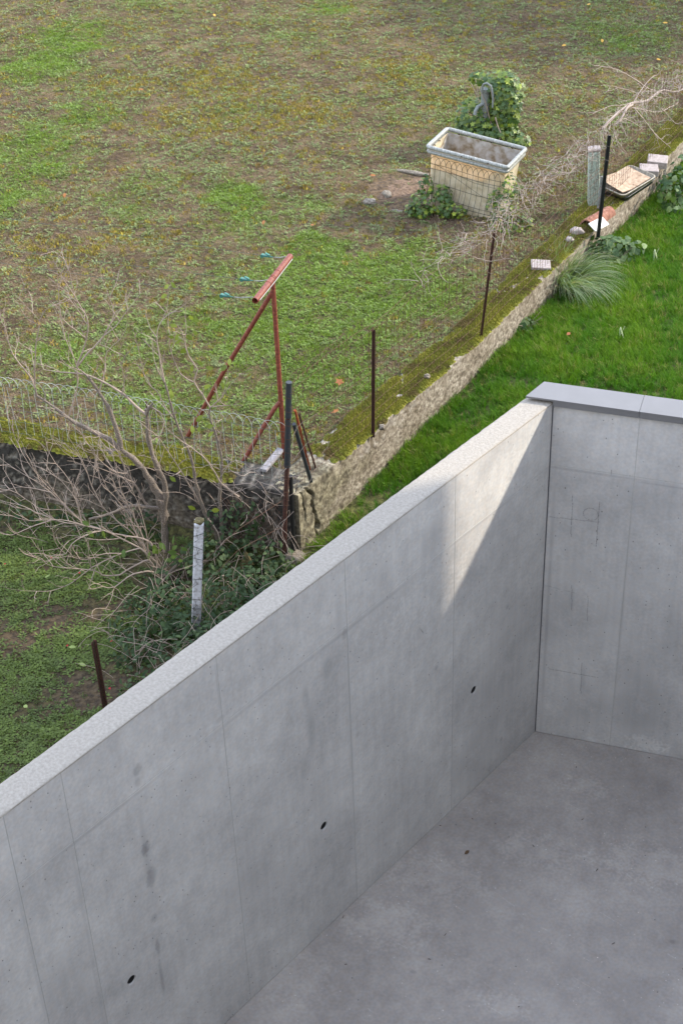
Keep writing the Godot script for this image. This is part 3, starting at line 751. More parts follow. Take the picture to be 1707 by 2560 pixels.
# the shallow mortar line where two shuttering panels met
func joint_fins(parent: Node3D, columns: Array, split: float, top: float, s: float) -> void:
	for i in range(1, columns.size() - 1):
		var st := Shape.new()
		st.block(Transform3D(Basis(), Vector3(columns[i] * s, top * 0.5, 0.0255)), Vector3(0.010, top - 0.01, 0.048), 0.001)
		part("joint", st, M.fin, parent)
	var run: float = columns[-1] - columns[0]
	var h := Shape.new()
	h.block(Transform3D(Basis(), Vector3((columns[0] + run * 0.5) * s, split, 0.0250)), Vector3(run - 0.01, 0.010, 0.047), 0.001)
	part("joint", h, M.fin, parent)

func build_yard() -> void:
	# floor slab
	var floor_marks := []
	var r := RandomNumberGenerator.new()
	r.seed = 77
	for k in 60:
		var p := Vector2(r.randf_range(1.5, 6.5), r.randf_range(1.5, 7.0))
		var d := Vector2(1, r.randf_range(-0.7, -0.2)).normalized() * r.randf_range(0.05, 0.3)
		floor_marks.append([p.x, p.y, p.x + d.x, p.y + d.y, -0.12])
	var stains := []
	for q in [[4.55, 6.95, 0.25, 0.12, -0.05], [5.3, 6.2, 0.55, 0.25, -0.05], [4.3, 6.1, 0.35, 0.2, -0.04], [3.6, 5.6, 0.5, 0.22, -0.04], [3.3, 5.0, 0.4, 0.25, -0.035], [4.2, 5.3, 0.4, 0.3, 0.03], [4.9, 4.8, 0.6, 0.3, 0.025], [5.4, 5.4, 0.5, 0.25, 0.02], [3.62, 4.6, 0.03, 0.02, 0.1], [5.55, 5.45, 0.04, 0.03, 0.1], [4.4, 4.5, 0.2, 0.12, -0.05], [5.2, 7.1, 0.4, 0.15, 0.03], [2.6, 4.3, 0.5, 0.3, -0.02], [5.9, 6.7, 0.4, 0.2, -0.03]]:
		stains.append([q[0], q[1], q[2], q[3], q[4] * 0.6])
	var fm := mat(Color.WHITE, 0.85)
	fm.albedo_texture = cast_face(8.0, 8.0, 150, 301, stains, floor_marks, [], 99.0, Color(0.595, 0.572, 0.552), true)
	fm.heightmap_enabled = true
	fm.heightmap_texture = grey_noise(512, 310, 0.08, 4)
	fm.heightmap_scale = 0.15
	var st := Shape.new()
	var fuv := func(p: Vector3) -> Vector2: return Vector2((p.x + 4.0) / 8.0, (p.z + 0.5) / 8.0)
	face_quad(st, Vector3(-8, 0, -0.3), Vector3(2.9, 0, -0.3), Vector3(2.9, 0, 12), Vector3(-8, 0, 12), Vector3.UP, fuv)
	face_quad(st, Vector3(-8, -0.3, -0.3), Vector3(2.9, -0.3, -0.3), Vector3(2.9, -0.3, 12), Vector3(-8, -0.3, 12), Vector3.DOWN, fuv)
	structure("courtyard_floor", st, fm)

	# long wall on the field side
	var wall := thing("concrete_wall", "long pale grey cast concrete wall with round tie holes beside the grass", "wall")
	wall.transform = Transform3D(Basis(ALONG, Vector3.UP, -INTO_YARD), Vector3.ZERO)
	var columns := [0.0, 1.257, 2.53, 3.82, 5.17, 5.62, 6.9, 8.2, 9.0]
	var wet := [
		[4.595, 3.17, 0.05, 0.06, 0.10], [4.60, 3.08, 0.035, 0.05, 0.07], [4.62, 2.45, 0.05, 0.08, 0.12], [4.605, 2.17, 0.05, 0.10, 0.09], [4.63, 1.76, 0.035, 0.05, 0.08], [4.64, 1.46, 0.025, 0.12, 0.11], [4.645, 1.10, 0.02, 0.20, 0.08],
		[4.62, 2.3, 0.03, 0.5, 0.03], [5.19, 1.8, 0.02, 1.2, 0.03], [5.63, 2.4, 0.02, 0.9, 0.04], [5.45, 1.5, 0.2, 0.6, 0.02], [5.6, 1.2, 0.15, 0.25, 0.06],
		[3.83, 3.06, 0.05, 0.03, 0.06], [3.83, 3.3, 0.008, 0.25, 0.05], [4.0, 3.35, 0.006, 0.2, 0.04], [3.7, 3.25, 0.006, 0.25, 0.03], [2.56, 2.95, 0.03, 0.06, 0.08], [2.6, 3.2, 0.04, 0.25, 0.035], [2.75, 2.75, 0.06, 0.1, 0.05], [2.53, 1.6, 0.03, 0.9, 0.02],
		[2.95, 2.3, 0.05, 0.25, 0.05], [3.05, 1.95, 0.06, 0.12, 0.05], [3.0, 2.65, 0.04, 0.12, 0.05], [2.2, 0.55, 0.2, 0.25, 0.02], [0.5, 1.2, 0.35, 0.6, 0.03], [0.95, 0.4, 0.3, 0.3, 0.03],
		[0.514, 1.852, 0.028, 0.03, 0.07], [1.479, 1.846, 0.028, 0.03, 0.07], [0.533, 0.319, 0.028, 0.03, 0.08], [2.15, 0.35, 0.028, 0.03, 0.07], [2.45, 1.85, 0.026, 0.03, 0.05],
		[1.6, 2.7, 0.5, 0.2, -0.02], [3.3, 1.4, 0.6, 0.4, 0.018], [1.9, 3.45, 0.6, 0.08, -0.02], [4.2, 2.6, 0.3, 0.3, 0.015], [0.7, 3.3, 0.3, 0.2, -0.015], [1.55, 3.2, 0.12, 0.16, 0.03], [2.1, 3.15, 0.1, 0.2, 0.025],
		[2.4, 2.96, 0.7, 0.02, 0.05], [3.4, 2.97, 0.7, 0.018, 0.04], [4.9, 2.98, 0.5, 0.02, 0.05], [0.9, 2.98, 0.5, 0.016, 0.05], [2.53, 2.4, 0.012, 0.6, 0.04], [1.257, 1.4, 0.008, 1.4, 0.03]]
	var lines := [[1.64, 2.32, 1.70, 2.42, 0.4], [2.68, 0.75, 2.45, 0.80, 0.12], [0.1, 1.55, 2.5, 1.56, 0.05], [2.6, 1.52, 5.0, 1.55, 0.04], [0.2, 0.5, 2.5, 0.52, 0.04], [1.75, 0.9, 1.76, 2.4, 0.06], [3.2, 1.0, 3.21, 2.8, 0.04], [0.0, 2.28, 1.2, 2.3, 0.04]]
	var wm := mat(Color.WHITE, 0.82)
	wm.albedo_texture = cast_face(9.0, WALL_HEIGHT, 170, 201, wet, lines, columns, 3.0, Color(0.738, 0.732, 0.726))
	var holes := [Vector2(0.963, 1.2245), Vector2(2.882, 1.187), Vector2(4.908, 1.347), Vector2(6.4, 1.25)]
	for i in columns.size() - 1:
		var here := holes.filter(func(h): return h.x > columns[i] and h.x < columns[i + 1])
		cast_panel(wall, columns[i], columns[i + 1], 0.003, 3.0, here, 1.0, Vector2(9.0, WALL_HEIGHT), wm)
		cast_panel(wall, columns[i], columns[i + 1], 3.0, 3.6135, [], 1.0, Vector2(9.0, WALL_HEIGHT), wm)
	joint_fins(wall, columns, 3.0, 3.61, 1.0)
	for h in holes:
		var dark_lining := Shape.new()
		dark_lining.tube([Vector3(h.x, h.y, 0.040), Vector3(h.x, h.y, 0.0615)], 0.0305, 0.0305, 20)
		dark_lining.tube([Vector3(h.x, h.y, 0.010), Vector3(h.x, h.y, 0.045)], 0.0345, 0.0325, 20, false)
		part("dark_hole_lining", dark_lining, M.dark_lining, wall)  # dark lining added so the tie holes look shaded inside
	var core := Shape.new()
	core.block(Transform3D(Basis(), Vector3((9.0 - 0.16) / 2, 1.805, 0.137)), Vector3(9.16, 3.61, 0.134), 0.004)
	part("core", core, M.top_concrete, wall)
	var rows := []
	var crumble := FastNoiseLite.new()
	crumble.seed = 81
	crumble.frequency = 9.0
	crumble.fractal_octaves = 4
	for i in 453:
		var x := -0.04 + i * 0.02
		var rag := maxf(crumble.get_noise_2d(x, 3.0), -0.1) * 0.012
		var rag2 := crumble.get_noise_2d(x, 40.0) * 0.006
		var row := [Vector3(x, 3.606, -0.0015), Vector3(x, 3.6155 + rag2 * 0.2, -0.0015 + rag * 0.5)]
		for k in 11:
			var z := 0.004 + k * 0.0196 + (rag if k < 2 else 0.0)
			row.append(Vector3(x, 3.6215 + crumble.get_noise_2d(x * 1.5, z * 3.0) * 0.0035 - (0.0025 if k == 0 or k == 10 else 0.0), z))
		row.append(Vector3(x, 3.616, 0.2065 + rag2))
		row.append(Vector3(x, 3.600, 0.2065))
		rows.append(row)
	var cap := Shape.new()
	cap.sheet(rows)
	part("trowelled_top", cap, M.top_concrete, wall)

	# end wall
	var end := thing("end_wall", "short grey concrete end wall capped with pale metal coping", "wall")
	end.transform = Transform3D(Basis(Vector3(-1, 0, 0), Vector3.UP, Vector3(0, 0, -1)), Vector3.ZERO)
	var ecols := [0.006, 0.690, 1.947, 2.80]
	var estains := [[0.92, 2.9, 0.3, 0.2, 0.02], [0.3, 1.5, 0.3, 0.6, 0.02], [0.45, 0.5, 0.25, 0.3, 0.03], [0.9, 0.6, 0.2, 0.4, 0.04], [0.37, 2.6, 0.12, 0.15, 0.02], [0.05, 1.6, 0.02, 1.6, 0.05], [0.9, 1.6, 0.35, 0.5, 0.02], [0.25, 1.65, 0.03, 0.15, 0.04], [0.4, 0.75, 0.03, 0.2, 0.05], [0.69, 1.4, 0.015, 1.2, 0.03], [0.4, 3.0, 0.5, 0.015, 0.05], [0.98, 2.98, 0.4, 0.012, 0.05], [1.0, 0.12, 0.2, 0.1, -0.06]]
	var elines := [[0.205, 2.746, 0.213, 2.317, 0.3], [0.427, 2.714, 0.429, 2.255, 0.3], [0.03, 2.49, 0.45, 2.515, 0.25], [0.09, 0.807, 0.543, 0.807, 0.28], [0.382, 0.941, 0.395, 0.575, 0.25], [0.393, 1.709, 0.402, 1.427, 0.22], [0.248, 1.798, 0.263, 1.519, 0.22], [0.5, 3.01, 0.5, 3.06, 0.3], [0.03, 1.75, 0.3, 1.72, 0.15]]
	for k in 20:
		var a := TAU * k / 20.0
		var a2 := TAU * (k + 1) / 20.0
		elines.append([0.364 + cos(a) * 0.062, 2.582 + sin(a) * 0.062, 0.364 + cos(a2) * 0.062, 2.582 + sin(a2) * 0.062, 0.2])
	var em := mat(Color.WHITE, 0.82)
	em.albedo_texture = cast_face(9.0, WALL_HEIGHT, 160, 241, estains, elines, ecols, 3.02, Color(0.732, 0.728, 0.724))
	for i in ecols.size() - 1:
		cast_panel(end, ecols[i], ecols[i + 1], 0.003, 3.02, [], -1.0, Vector2(9.0, WALL_HEIGHT), em)
		cast_panel(end, ecols[i], ecols[i + 1], 3.02, 3.598, [], -1.0, Vector2(9.0, WALL_HEIGHT), em)
	joint_fins(end, ecols, 3.02, 3.59, -1.0)
	var ecore := Shape.new()
	ecore.block(Transform3D(Basis(), Vector3(-1.41, 1.798, 0.135)), Vector3(2.78, 3.596, 0.13), 0.004)
	part("core", ecore, M.top_concrete, end)
	var seam := Shape.new()
	seam.block(Transform3D(Basis(), Vector3(-0.005, 1.80, 0.022)), Vector3(0.020, 3.59, 0.03), 0.003)
	part("corner_joint", seam, M.joint, end)
	# folded metal coping: two plates meet at a butt joint with a soldered strip a little further on
	var plates := [[-0.213, 0.683], [0.686, 2.8]]
	for i in plates.size():
		var a: float = plates[i][0]
		var b: float = plates[i][1]
		var back_a := -0.118 if i == 0 else a
		var cp := Shape.new()
		var f := [Vector3(a, 3.664, 0.030), Vector3(b, 3.664, 0.030), Vector3(b, 3.656, -0.228), Vector3(back_a, 3.656, -0.228)]
		var mid: Vector3 = (f[0] + f[2]) * 0.5 - Vector3(0, 0.03, 0)
		var low := []
		for p in f: low.append(p - Vector3(0, 0.016, 0))
		cp.face_out([f[0], f[1], f[2], f[3]], mid)
		cp.face_out([low[0], low[1], low[2], low[3]], mid + Vector3(0, 0.05, 0))
		for k in 4: cp.face_out([f[k], f[(k + 1) % 4], low[(k + 1) % 4], low[k]], mid)
		var drop0 := maxf(a, 0.006)
		cp.block(Transform3D(Basis(), Vector3((drop0 + b) * 0.5, 3.631, 0.0225)), Vector3(b - drop0, 0.062, 0.010), 0.002)
		cp.block(Transform3D(Basis(), Vector3((back_a + b) * 0.5, 3.623, -0.222)), Vector3(b - back_a, 0.062, 0.008), 0.002)
		var o := part("coping_plate", cp, M.coping, end)
		o.transform = end.transform.affine_inverse()

# ---------------------------------------------------------------- lawn and field
func build_ground() -> void:
	var st := Shape.new()
	st.with_color = true
	var nx := 150
	var nz := 190
	var x0 := -9.0
	var z0 := -10.0
	var d := 0.1
	for j in nz + 1:
		for i in nx + 1:
			var x := x0 + i * d
			var z := z0 + j * d
			var y := ground_level(x, z)
			var t := tone_noise.get_noise_2d(x * 0.9, z * 0.9) * 0.5 + 0.5
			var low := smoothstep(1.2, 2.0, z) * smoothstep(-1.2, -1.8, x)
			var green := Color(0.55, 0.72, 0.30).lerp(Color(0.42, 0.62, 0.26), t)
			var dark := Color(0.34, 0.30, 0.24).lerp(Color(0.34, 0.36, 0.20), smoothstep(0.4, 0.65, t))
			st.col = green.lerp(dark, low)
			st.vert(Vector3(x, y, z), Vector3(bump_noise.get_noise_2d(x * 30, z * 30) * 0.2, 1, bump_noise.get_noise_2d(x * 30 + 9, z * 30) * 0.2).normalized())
	for j in nz:
		for i in nx:
			var cx := x0 + (i + 0.5) * d
			var cz := z0 + (j + 0.5) * d
			if in_yard(cx, cz, -0.1): continue
			var p := j * (nx + 1) + i
			st.ix.append_array([p, p + 1, p + nx + 1, p + 1, p + nx + 2, p + nx + 1])
	st.col = Color(0.5, 0.66, 0.3)
	for q in [[-60.0, -9.0, -60.0, 20.0, 2.87], [-9.0, 60.0, -60.0, -10.0, 3.19], [6.0, 60.0, -10.0, -0.22, 3.19]]:
		st.quad(Vector3(q[0], q[4], q[3]), Vector3(q[1], q[4], q[3]), Vector3(q[1], q[4], q[2]), Vector3(q[0], q[4], q[2]))
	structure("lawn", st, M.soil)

	st = Shape.new()
	st.with_color = true
	nx = 200
	nz = 225
	x0 = -14.0
	z0 = -16.0
	d = 0.08
	for j in nz + 1:
		for i in nx + 1:
			var x := x0 + i * d
			var z := z0 + j * d
			var g := greenness(x, z)
			st.col = Color(0.58, 0.49, 0.41).lerp(Color(0.42, 0.44, 0.26), g)
			st.vert(Vector3(x, field_level(x, z), z), Vector3(fine_noise.get_noise_2d(x, z) * 0.25, 1, fine_noise.get_noise_2d(x + 50, z) * 0.25).normalized())
	for j in nz:
		for i in nx:
			if not in_field(x0 + (i + 0.5) * d, z0 + (j + 0.5) * d, -0.12): continue
			var p := j * (nx + 1) + i
			st.ix.append_array([p, p + 1, p + nx + 1, p + 1, p + nx + 2, p + nx + 1])
	st.col = Color(0.72, 0.70, 0.5)
	for q in [[-90.0, -14.0, -90.0, 1.3], [-14.0, 2.0, -90.0, -16.0]]:
		st.quad(Vector3(q[0], FIELD - 0.02, q[3]), Vector3(q[1], FIELD - 0.02, q[3]), Vector3(q[1], FIELD - 0.02, q[2]), Vector3(q[0], FIELD - 0.02, q[2]))
	structure("field", st, M.soil)

func in_field(x: float, z: float, margin := 0.0) -> bool:
	return z < 1.17 - margin and x < old_edge_x(z) - 0.29 - margin

func greenness(x: float, z: float) -> float:
	var g := tone_noise.get_noise_2d(x * 0.45 + 30.0, z * 0.45) * 0.55 + tone_noise.get_noise_2d(x * 1.6, z * 1.6 + 11.0) * 0.35 + 0.10
	for p in GREEN_PATCHES:
		var q := Vector2((x - p[0]) / p[2], (z - p[1]) / p[3]).length()
		if q < 1.6: g += p[4] * 0.8 * clampf((1.3 - q) * 1.6 + tone_noise.get_noise_2d(x * 2.5, z * 2.5) * 0.8, 0.0, 1.0)
	return clampf(g, 0.0, 1.0)

func mossiness(x: float, z: float) -> float:
	var g := 0.0
	for p in MOSSY_PATCHES:
		var q := Vector2((x - p[0]) / p[2], (z - p[1]) / p[3]).length()
		if q < 1.5: g = maxf(g, clampf(1.4 - q, 0.0, 1.0))
	return g

# ---------------------------------------------------------------- the two old garden walls
func rough_wall(run: Array, inward: Callable, base_y: Callable, steps: PackedFloat32Array, tint: Callable, rough: float, crack: bool, thick: float) -> Shape:
	var st := Shape.new()
	st.with_color = true
	var curve := Curve3D.new()
	for p in run: curve.add_point(Vector3(p.x, 0, p.y))
	var rows := []
	var tints := []
	var nf := 26
	for s in steps:
		var p := curve.sample_baked(s)
		var inn: Vector3 = inward.call(s)
		var row := []
		var tr := []
		var yb: float = base_y.call(p)
		var chip := maxf(0.0, fine_noise.get_noise_2d(s * 0.7, 5.0) + 0.12) * 0.10 + maxf(0.0, fine_noise.get_noise_2d(s * 2.5, 15.0)) * 0.04
		var top := WALL_TOP - 0.012 + tone_noise.get_noise_2d(s * 0.8, 3.0) * 0.014
		for k in nf:
			var h := float(k) / (nf - 1)
			var y := lerpf(yb - 0.14, top - chip * rough, h)
			var dd := fine_noise.get_noise_3d(s * 1.2, y * 1.2, 7.0) * 0.018 * rough + fine_noise.get_noise_3d(s * 4.0, y * 4.0, 9.0) * 0.010 * rough + (chip * 0.5 * rough * smoothstep(0.8, 1.0, h))
			if crack:
				var at := 0.19 + tone_noise.get_noise_2d(y * 2.5, 80.0) * 0.09 - (y - 3.2) * 0.14
				var wide := 0.010 + 0.012 * maxf(0.0, fine_noise.get_noise_2d(y * 0.6, 33.0)) + 0.028 * exp(-pow((y - 3.06) / 0.035, 2))
				if absf(s - at) < wide: dd += 0.055
				at = 0.05 + tone_noise.get_noise_2d(y * 3.0, 120.0) * 0.05
				if absf(s - at) < 0.006 and y > 3.2: dd += 0.03
			row.append(p + inn * dd + Vector3(0, y, 0))
			tr.append(tint.call(s, y, (y - yb)))
		for k in 11:
			var w := (k + 1) / 11.0 * thick
			row.append(p + inn * w + Vector3(0, top + fine_noise.get_noise_2d(s * 1.3, w * 3.0) * 0.012 - chip * rough * maxf(0.0, 1.0 - w * 14.0), 0))
			tr.append(tint.call(s, 3.45, 0.5))
		for k in 2:
			row.append(p + inn * (thick + 0.005 * k) + Vector3(0, top - 0.1 - k * 0.3, 0))
			tr.append(tint.call(s, 3.3, 0.4))
		rows.append(row)
		tints.append(tr)
	st.sheet(rows)
	var i := 0
	for tr in tints:
		for q in tr:
			st.c[i] = q
			i += 1
	# the end that shows
	var first: Array = rows[0]
	st.col = tints[0][10]
	var cen := Vector3.ZERO
	for q in first: cen += q
	cen /= first.size()
	var away: Vector3 = (rows[0][5] - rows[3][5])
	for k in first.size():
		var a: Vector3 = first[k]
		var b: Vector3 = first[(k + 1) % first.size()]
		if (a - cen).cross(b - cen).dot(away) > 0.0: st.tri(cen, a, b)
		else: st.tri(cen, b, a)
	return st

func build_old_walls() -> void:
	var wall := thing("old_garden_wall", "low crumbling cream concrete wall with mossy top under the rusty fence", "wall")
	var run := []
	for p in OLD_EDGE: run.append(p)
	var steps := PackedFloat32Array()
	var s := 0.0
	while s < 10.8:
		steps.append(s)
		s += 0.007 if s < 0.42 else 0.024
	var right_in := func(_s: float) -> Vector3: return Vector3(-0.955, 0, -0.296)
	var right_base := func(p: Vector3) -> float: return ground_level(p.x, p.z)
	var right_tint := func(q: float, y: float, up: float) -> Color:
		var t := tone_noise.get_noise_2d(q * 2.2, y * 2.2)
		var f := fine_noise.get_noise_2d(q * 1.5, y * 1.5)
		var c := Color(0.74, 0.69, 0.61).lerp(Color(0.98, 0.95, 0.90), clampf(0.5 + t * 1.2 + f * 0.6, 0, 1))
		if f < -0.22: c = c.lerp(Color(0.32, 0.27, 0.20), clampf((-0.22 - f) * 4.0, 0, 0.6))
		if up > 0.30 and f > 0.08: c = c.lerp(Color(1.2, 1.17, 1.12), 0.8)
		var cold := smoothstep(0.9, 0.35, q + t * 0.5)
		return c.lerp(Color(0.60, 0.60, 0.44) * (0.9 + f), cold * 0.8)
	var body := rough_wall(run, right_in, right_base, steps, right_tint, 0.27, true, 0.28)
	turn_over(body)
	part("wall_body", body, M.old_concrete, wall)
	moss_on(wall, func(q: float) -> Vector2: return walk(run, q), Vector3(-0.955, 0, -0.296), 0.25, 10.6, 0.0, 0.285, 19000, 500)

	var left := thing("old_garden_wall", "low black-stained concrete wall with green mossy top behind the bare shrubs", "wall")
	var lrun := [Vector2(-1.655, 1.528), Vector2(-2.71, 1.46), Vector2(-4.14, 1.44), Vector2(-14.0, 1.36)]
	var left_in := func(_s: float) -> Vector3: return Vector3(0.02, 0, -1.0)
	var left_base := func(_p: Vector3) -> float: return 2.87
	steps = PackedFloat32Array()
	s = 0.0
	while s < 12.3:
		steps.append(s)
		s += 0.026 if s < 4.5 else 0.2
	var left_tint := func(q: float, y: float, _up: float) -> Color:
		var t := tone_noise.get_noise_2d(q * 1.3 + 9.0, y * 1.0)
		var f := fine_noise.get_noise_2d(q * 2.0, y * 2.0 + 4.0)
		var c := Color(0.42, 0.39, 0.34)
		var black := clampf((y - 3.00 + t * 0.5 + f * 0.25) * 5.0, 0.0, 1.0)
		c = c.lerp(Color(0.10, 0.10, 0.105), black * 0.95)
		if f > 0.27: c = c.lerp(Color(0.9, 0.9, 0.88), 0.55)
		return c
	var lst := rough_wall(lrun, left_in, left_base, steps, left_tint, 0.55, false, 0.28)
	part("wall_body", lst, M.old_concrete, left)
	moss_on(left, func(q: float) -> Vector2: return walk(lrun, q), Vector3(0.02, 0, -1.0), 0.25, 7.0, -0.01, 0.28, 11000, 900)

func turn_over(st: Shape) -> void:
	for k in range(0, st.ix.size(), 3):
		var w := st.ix[k + 1]
		st.ix[k + 1] = st.ix[k + 2]
		st.ix[k + 2] = w
	for k in st.n.size(): st.n[k] = -st.n[k]

func walk(run: Array, q: float) -> Vector2:
	for i in run.size() - 1:
		var l: float = run[i].distance_to(run[i + 1])
		if q <= l or i == run.size() - 2: return run[i].lerp(run[i + 1], q / l)
		q -= l
	return run[-1]

func moss_on(parent: Node3D, where: Callable, inward: Vector3, s0: float, s1: float, w0: float, w1: float, count: int, seed_: int) -> void:
	var r := RandomNumberGenerator.new()
	r.seed = seed_
	var st := Shape.new()
	st.with_color = true
	for k in 26:
		var a := r.randf() * TAU
		var rad := sqrt(r.randf()) * 0.020
		var p := Vector3(cos(a) * rad, 0, sin(a) * rad)
		var tip := p + Vector3(r.randf_range(-0.006, 0.006), 0.010 + 0.008 * (1.0 - rad / 0.02), r.randf_range(-0.006, 0.006))
		var side := Vector3(cos(a + 1.3), 0, sin(a + 1.3)) * 0.0035
		st.col = Color.WHITE * r.randf_range(0.7, 1.15)
		st.tri(p - side, p + side, tip)
	st.col = Color(0.75, 0.75, 0.75)
	for k in 7:
		var a := TAU * k / 7.0
		var b := TAU * (k + 1) / 7.0
		st.tri(Vector3(0, 0.011, 0), Vector3(cos(b) * 0.022, -0.002, sin(b) * 0.022), Vector3(cos(a) * 0.022, -0.002, sin(a) * 0.022))
	var spots := []
	var colors := PackedColorArray()
	while spots.size() < count:
		var q := r.randf_range(s0, s1)
		if q > 7.5 and r.randf() < 0.5: continue
		var w := r.randf_range(w0, w1)
		var p: Vector2 = where.call(q)
		var cover := tone_noise.get_noise_2d(q * 1.4 + seed_, w * 3.0) + fine_noise.get_noise_2d(q * 0.8, w * 1.6) * 0.5
		var edge := minf(w - w0, w1 - w)
		if cover < -0.42 + (0.30 if edge < 0.022 else 0.0): continue
		if q < 0.5 + r.randf() * 0.25: continue
		var y := WALL_TOP - 0.012 + tone_noise.get_noise_2d(q * 0.8, 3.0) * 0.014 + 0.002 + clampf(cover, 0, 0.5) * 0.02
		var at := Vector3(p.x, y, p.y) + inward * w
		var sc := r.randf_range(0.7, 1.5)
		spots.append(Transform3D(Basis(Vector3.UP, r.randf() * TAU).scaled(Vector3(sc, sc * r.randf_range(0.7, 1.4), sc)), at))
		var t := tone_noise.get_noise_2d(q * 2.0, w * 4.0 + 60.0) + r.randf_range(-0.25, 0.25)
		var c := Color(0.140, 0.165, 0.020).lerp(Color(0.270, 0.260, 0.030), clampf(0.5 + t, 0, 1))
		if t < -0.3: c = c.lerp(Color(0.15, 0.095, 0.04), 0.7)
		colors.append(c)
	scatter("moss", st.mesh(M.moss), spots, colors, parent)

# ---------------------------------------------------------------- what stands outside the frame and throws its shade in
func build_houses_out_of_frame() -> void:
	var house := thing("rendered_house", "tall pale rendered house standing right of the yard, outside the picture", "house", Vector3(6.81, 0, 5.2))
	var st := Shape.new()
	st.block(Transform3D(Basis(), Vector3(0, 4.35, 0)), Vector3(8.0, 8.7, 12.54), 0.02)
	part("wall", st, M.render_wall, house)
	st = Shape.new()
	st.block(Transform3D(Basis(), Vector3(0.03, 8.8, 0.03)), Vector3(8.0, 0.2, 12.54), 0.02)
	part("roof", st, M.roof_tile, house)
	for f in 2:
		for k in 3:
			st = Shape.new()
			st.block(Transform3D(Basis(), Vector3(-4.01, 2.0 + f * 3.2, -3.4 + k * 3.4)), Vector3(0.06, 1.5, 1.1), 0.01)
			var w := part("window", st, M.frame_white, house)
			var gl := Shape.new()
			gl.block(Transform3D(Basis(), Vector3(-4.05, 2.0 + f * 3.2, -3.4 + k * 3.4)), Vector3(0.02, 1.34, 0.94), 0.004)
			part("pane", gl, M.window_glass, w)
	house = thing("terrace_house", "pale rendered house whose upper window the yard is seen from", "house", Vector3(0.6, 0, 15.4))
	st = Shape.new()
	st.block(Transform3D(Basis(), Vector3(0, 7, 0)), Vector3(19.8, 14.0, 7.4), 0.02)
	part("wall", st, M.render_wall, house)
	st = Shape.new()
	st.block(Transform3D(Basis(), Vector3(0, 14.12, 0)), Vector3(20.2, 0.2, 7.8), 0.02)
	part("roof", st, M.roof_tile, house)
	# evergreens whose shade darkens the far right corner of the field
	evergreen("round dense evergreen tree overhanging the far right corner of the field", Vector3(2.6, 3.19, -12.1), 66, Vector3(-0.8, 3.0, 0.2), Vector3(1.7, 1.2, 1.5), 9000)
	evergreen("tall dense evergreen tree to the right of the field corner, outside the picture", Vector3(4.4, 3.19, -12.4), 67, Vector3(0, 3.9, 0), Vector3(1.7, 1.5, 1.7), 10000)

func evergreen(label: String, at: Vector3, seed_: int, centre: Vector3, radii: Vector3, count: int) -> void:
	var tree := thing("evergreen_tree", label, "tree", at, 0.0, "evergreens beyond the field corner")
	var st := Shape.new()
	st.tube([Vector3(0, -0.1, 0), Vector3(0.05, 1.0, 0.02), centre * 0.6, centre], 0.15, 0.06, 8)
	for k in 7:
		var a := k * 2.4
		var p := centre * (0.5 + k * 0.05)
		st.tube([p, p + Vector3(cos(a) * 0.5, 0.5, sin(a) * 0.5), p + Vector3(cos(a) * 1.1, 0.8, sin(a) * 1.1)], 0.05, 0.012, 6)
	part("trunk", st, M.bark, tree)
	var r := RandomNumberGenerator.new()
	r.seed = seed_
	st = Shape.new()
	st.with_color = true
	for k in count:
		var d := Vector3(r.randfn(), r.randfn(), r.randfn()).normalized()
		var p := Vector3(d.x * radii.x, d.y * radii.y, d.z * radii.z) * pow(r.randf(), 0.5) * (0.85 + 0.25 * tone_noise.get_noise_3d(d.x * 2, d.y * 2, d.z * 2)) + centre
		st.col = Color(0.035, 0.08, 0.022) * r.randf_range(0.7, 1.5)
		add_leaf(st, p, (d + Vector3(r.randf_range(-1, 1), r.randf_range(-0.5, 1), r.randf_range(-1, 1))).normalized(), r.randf() * TAU, r.randf_range(0.12, 0.21), 0)
	part("crown", st, M.plant, tree)

# flat leaf in the plane across nrm; kind 0 pointed oval, 1 ivy (five lobes), 2 heart
func add_leaf(st: Shape, p: Vector3, nrm: Vector3, spin: float, size: float, kind: int) -> void:
	var a := nrm.cross(Vector3.UP)
	if a.length() < 0.05: a = nrm.cross(Vector3.RIGHT)
	a = a.normalized()
	var b := nrm.cross(a).normalized()
	var u := a * cos(spin) + b * sin(spin)
	var w := nrm.cross(u)
	var outline: Array
	if kind == 0: outline = [Vector2(0, 0), Vector2(0.35, 0.26), Vector2(0.7, 0.22), Vector2(1.0, 0), Vector2(0.7, -0.22), Vector2(0.35, -0.26)]
	elif kind == 1: outline = [Vector2(0, 0), Vector2(-0.12, 0.36), Vector2(0.22, 0.26), Vector2(0.48, 0.50), Vector2(0.56, 0.2), Vector2(1.0, 0), Vector2(0.56, -0.2), Vector2(0.48, -0.50), Vector2(0.22, -0.26), Vector2(-0.12, -0.36)]
	else: outline = [Vector2(0, 0), Vector2(-0.1, 0.28), Vector2(0.2, 0.46), Vector2(0.6, 0.32), Vector2(1.0, 0), Vector2(0.6, -0.32), Vector2(0.2, -0.46), Vector2(-0.1, -0.28)]
	var mid := p + u * size * 0.4 + nrm * size * 0.02
	var pts := []
	for q in outline: pts.append(p + u * q.x * size + w * q.y * size + nrm * size * (0.14 * absf(q.y) - 0.10 * q.x * q.x))
	for k in pts.size():
		st.tri(mid, pts[k], pts[(k + 1) % pts.size()])

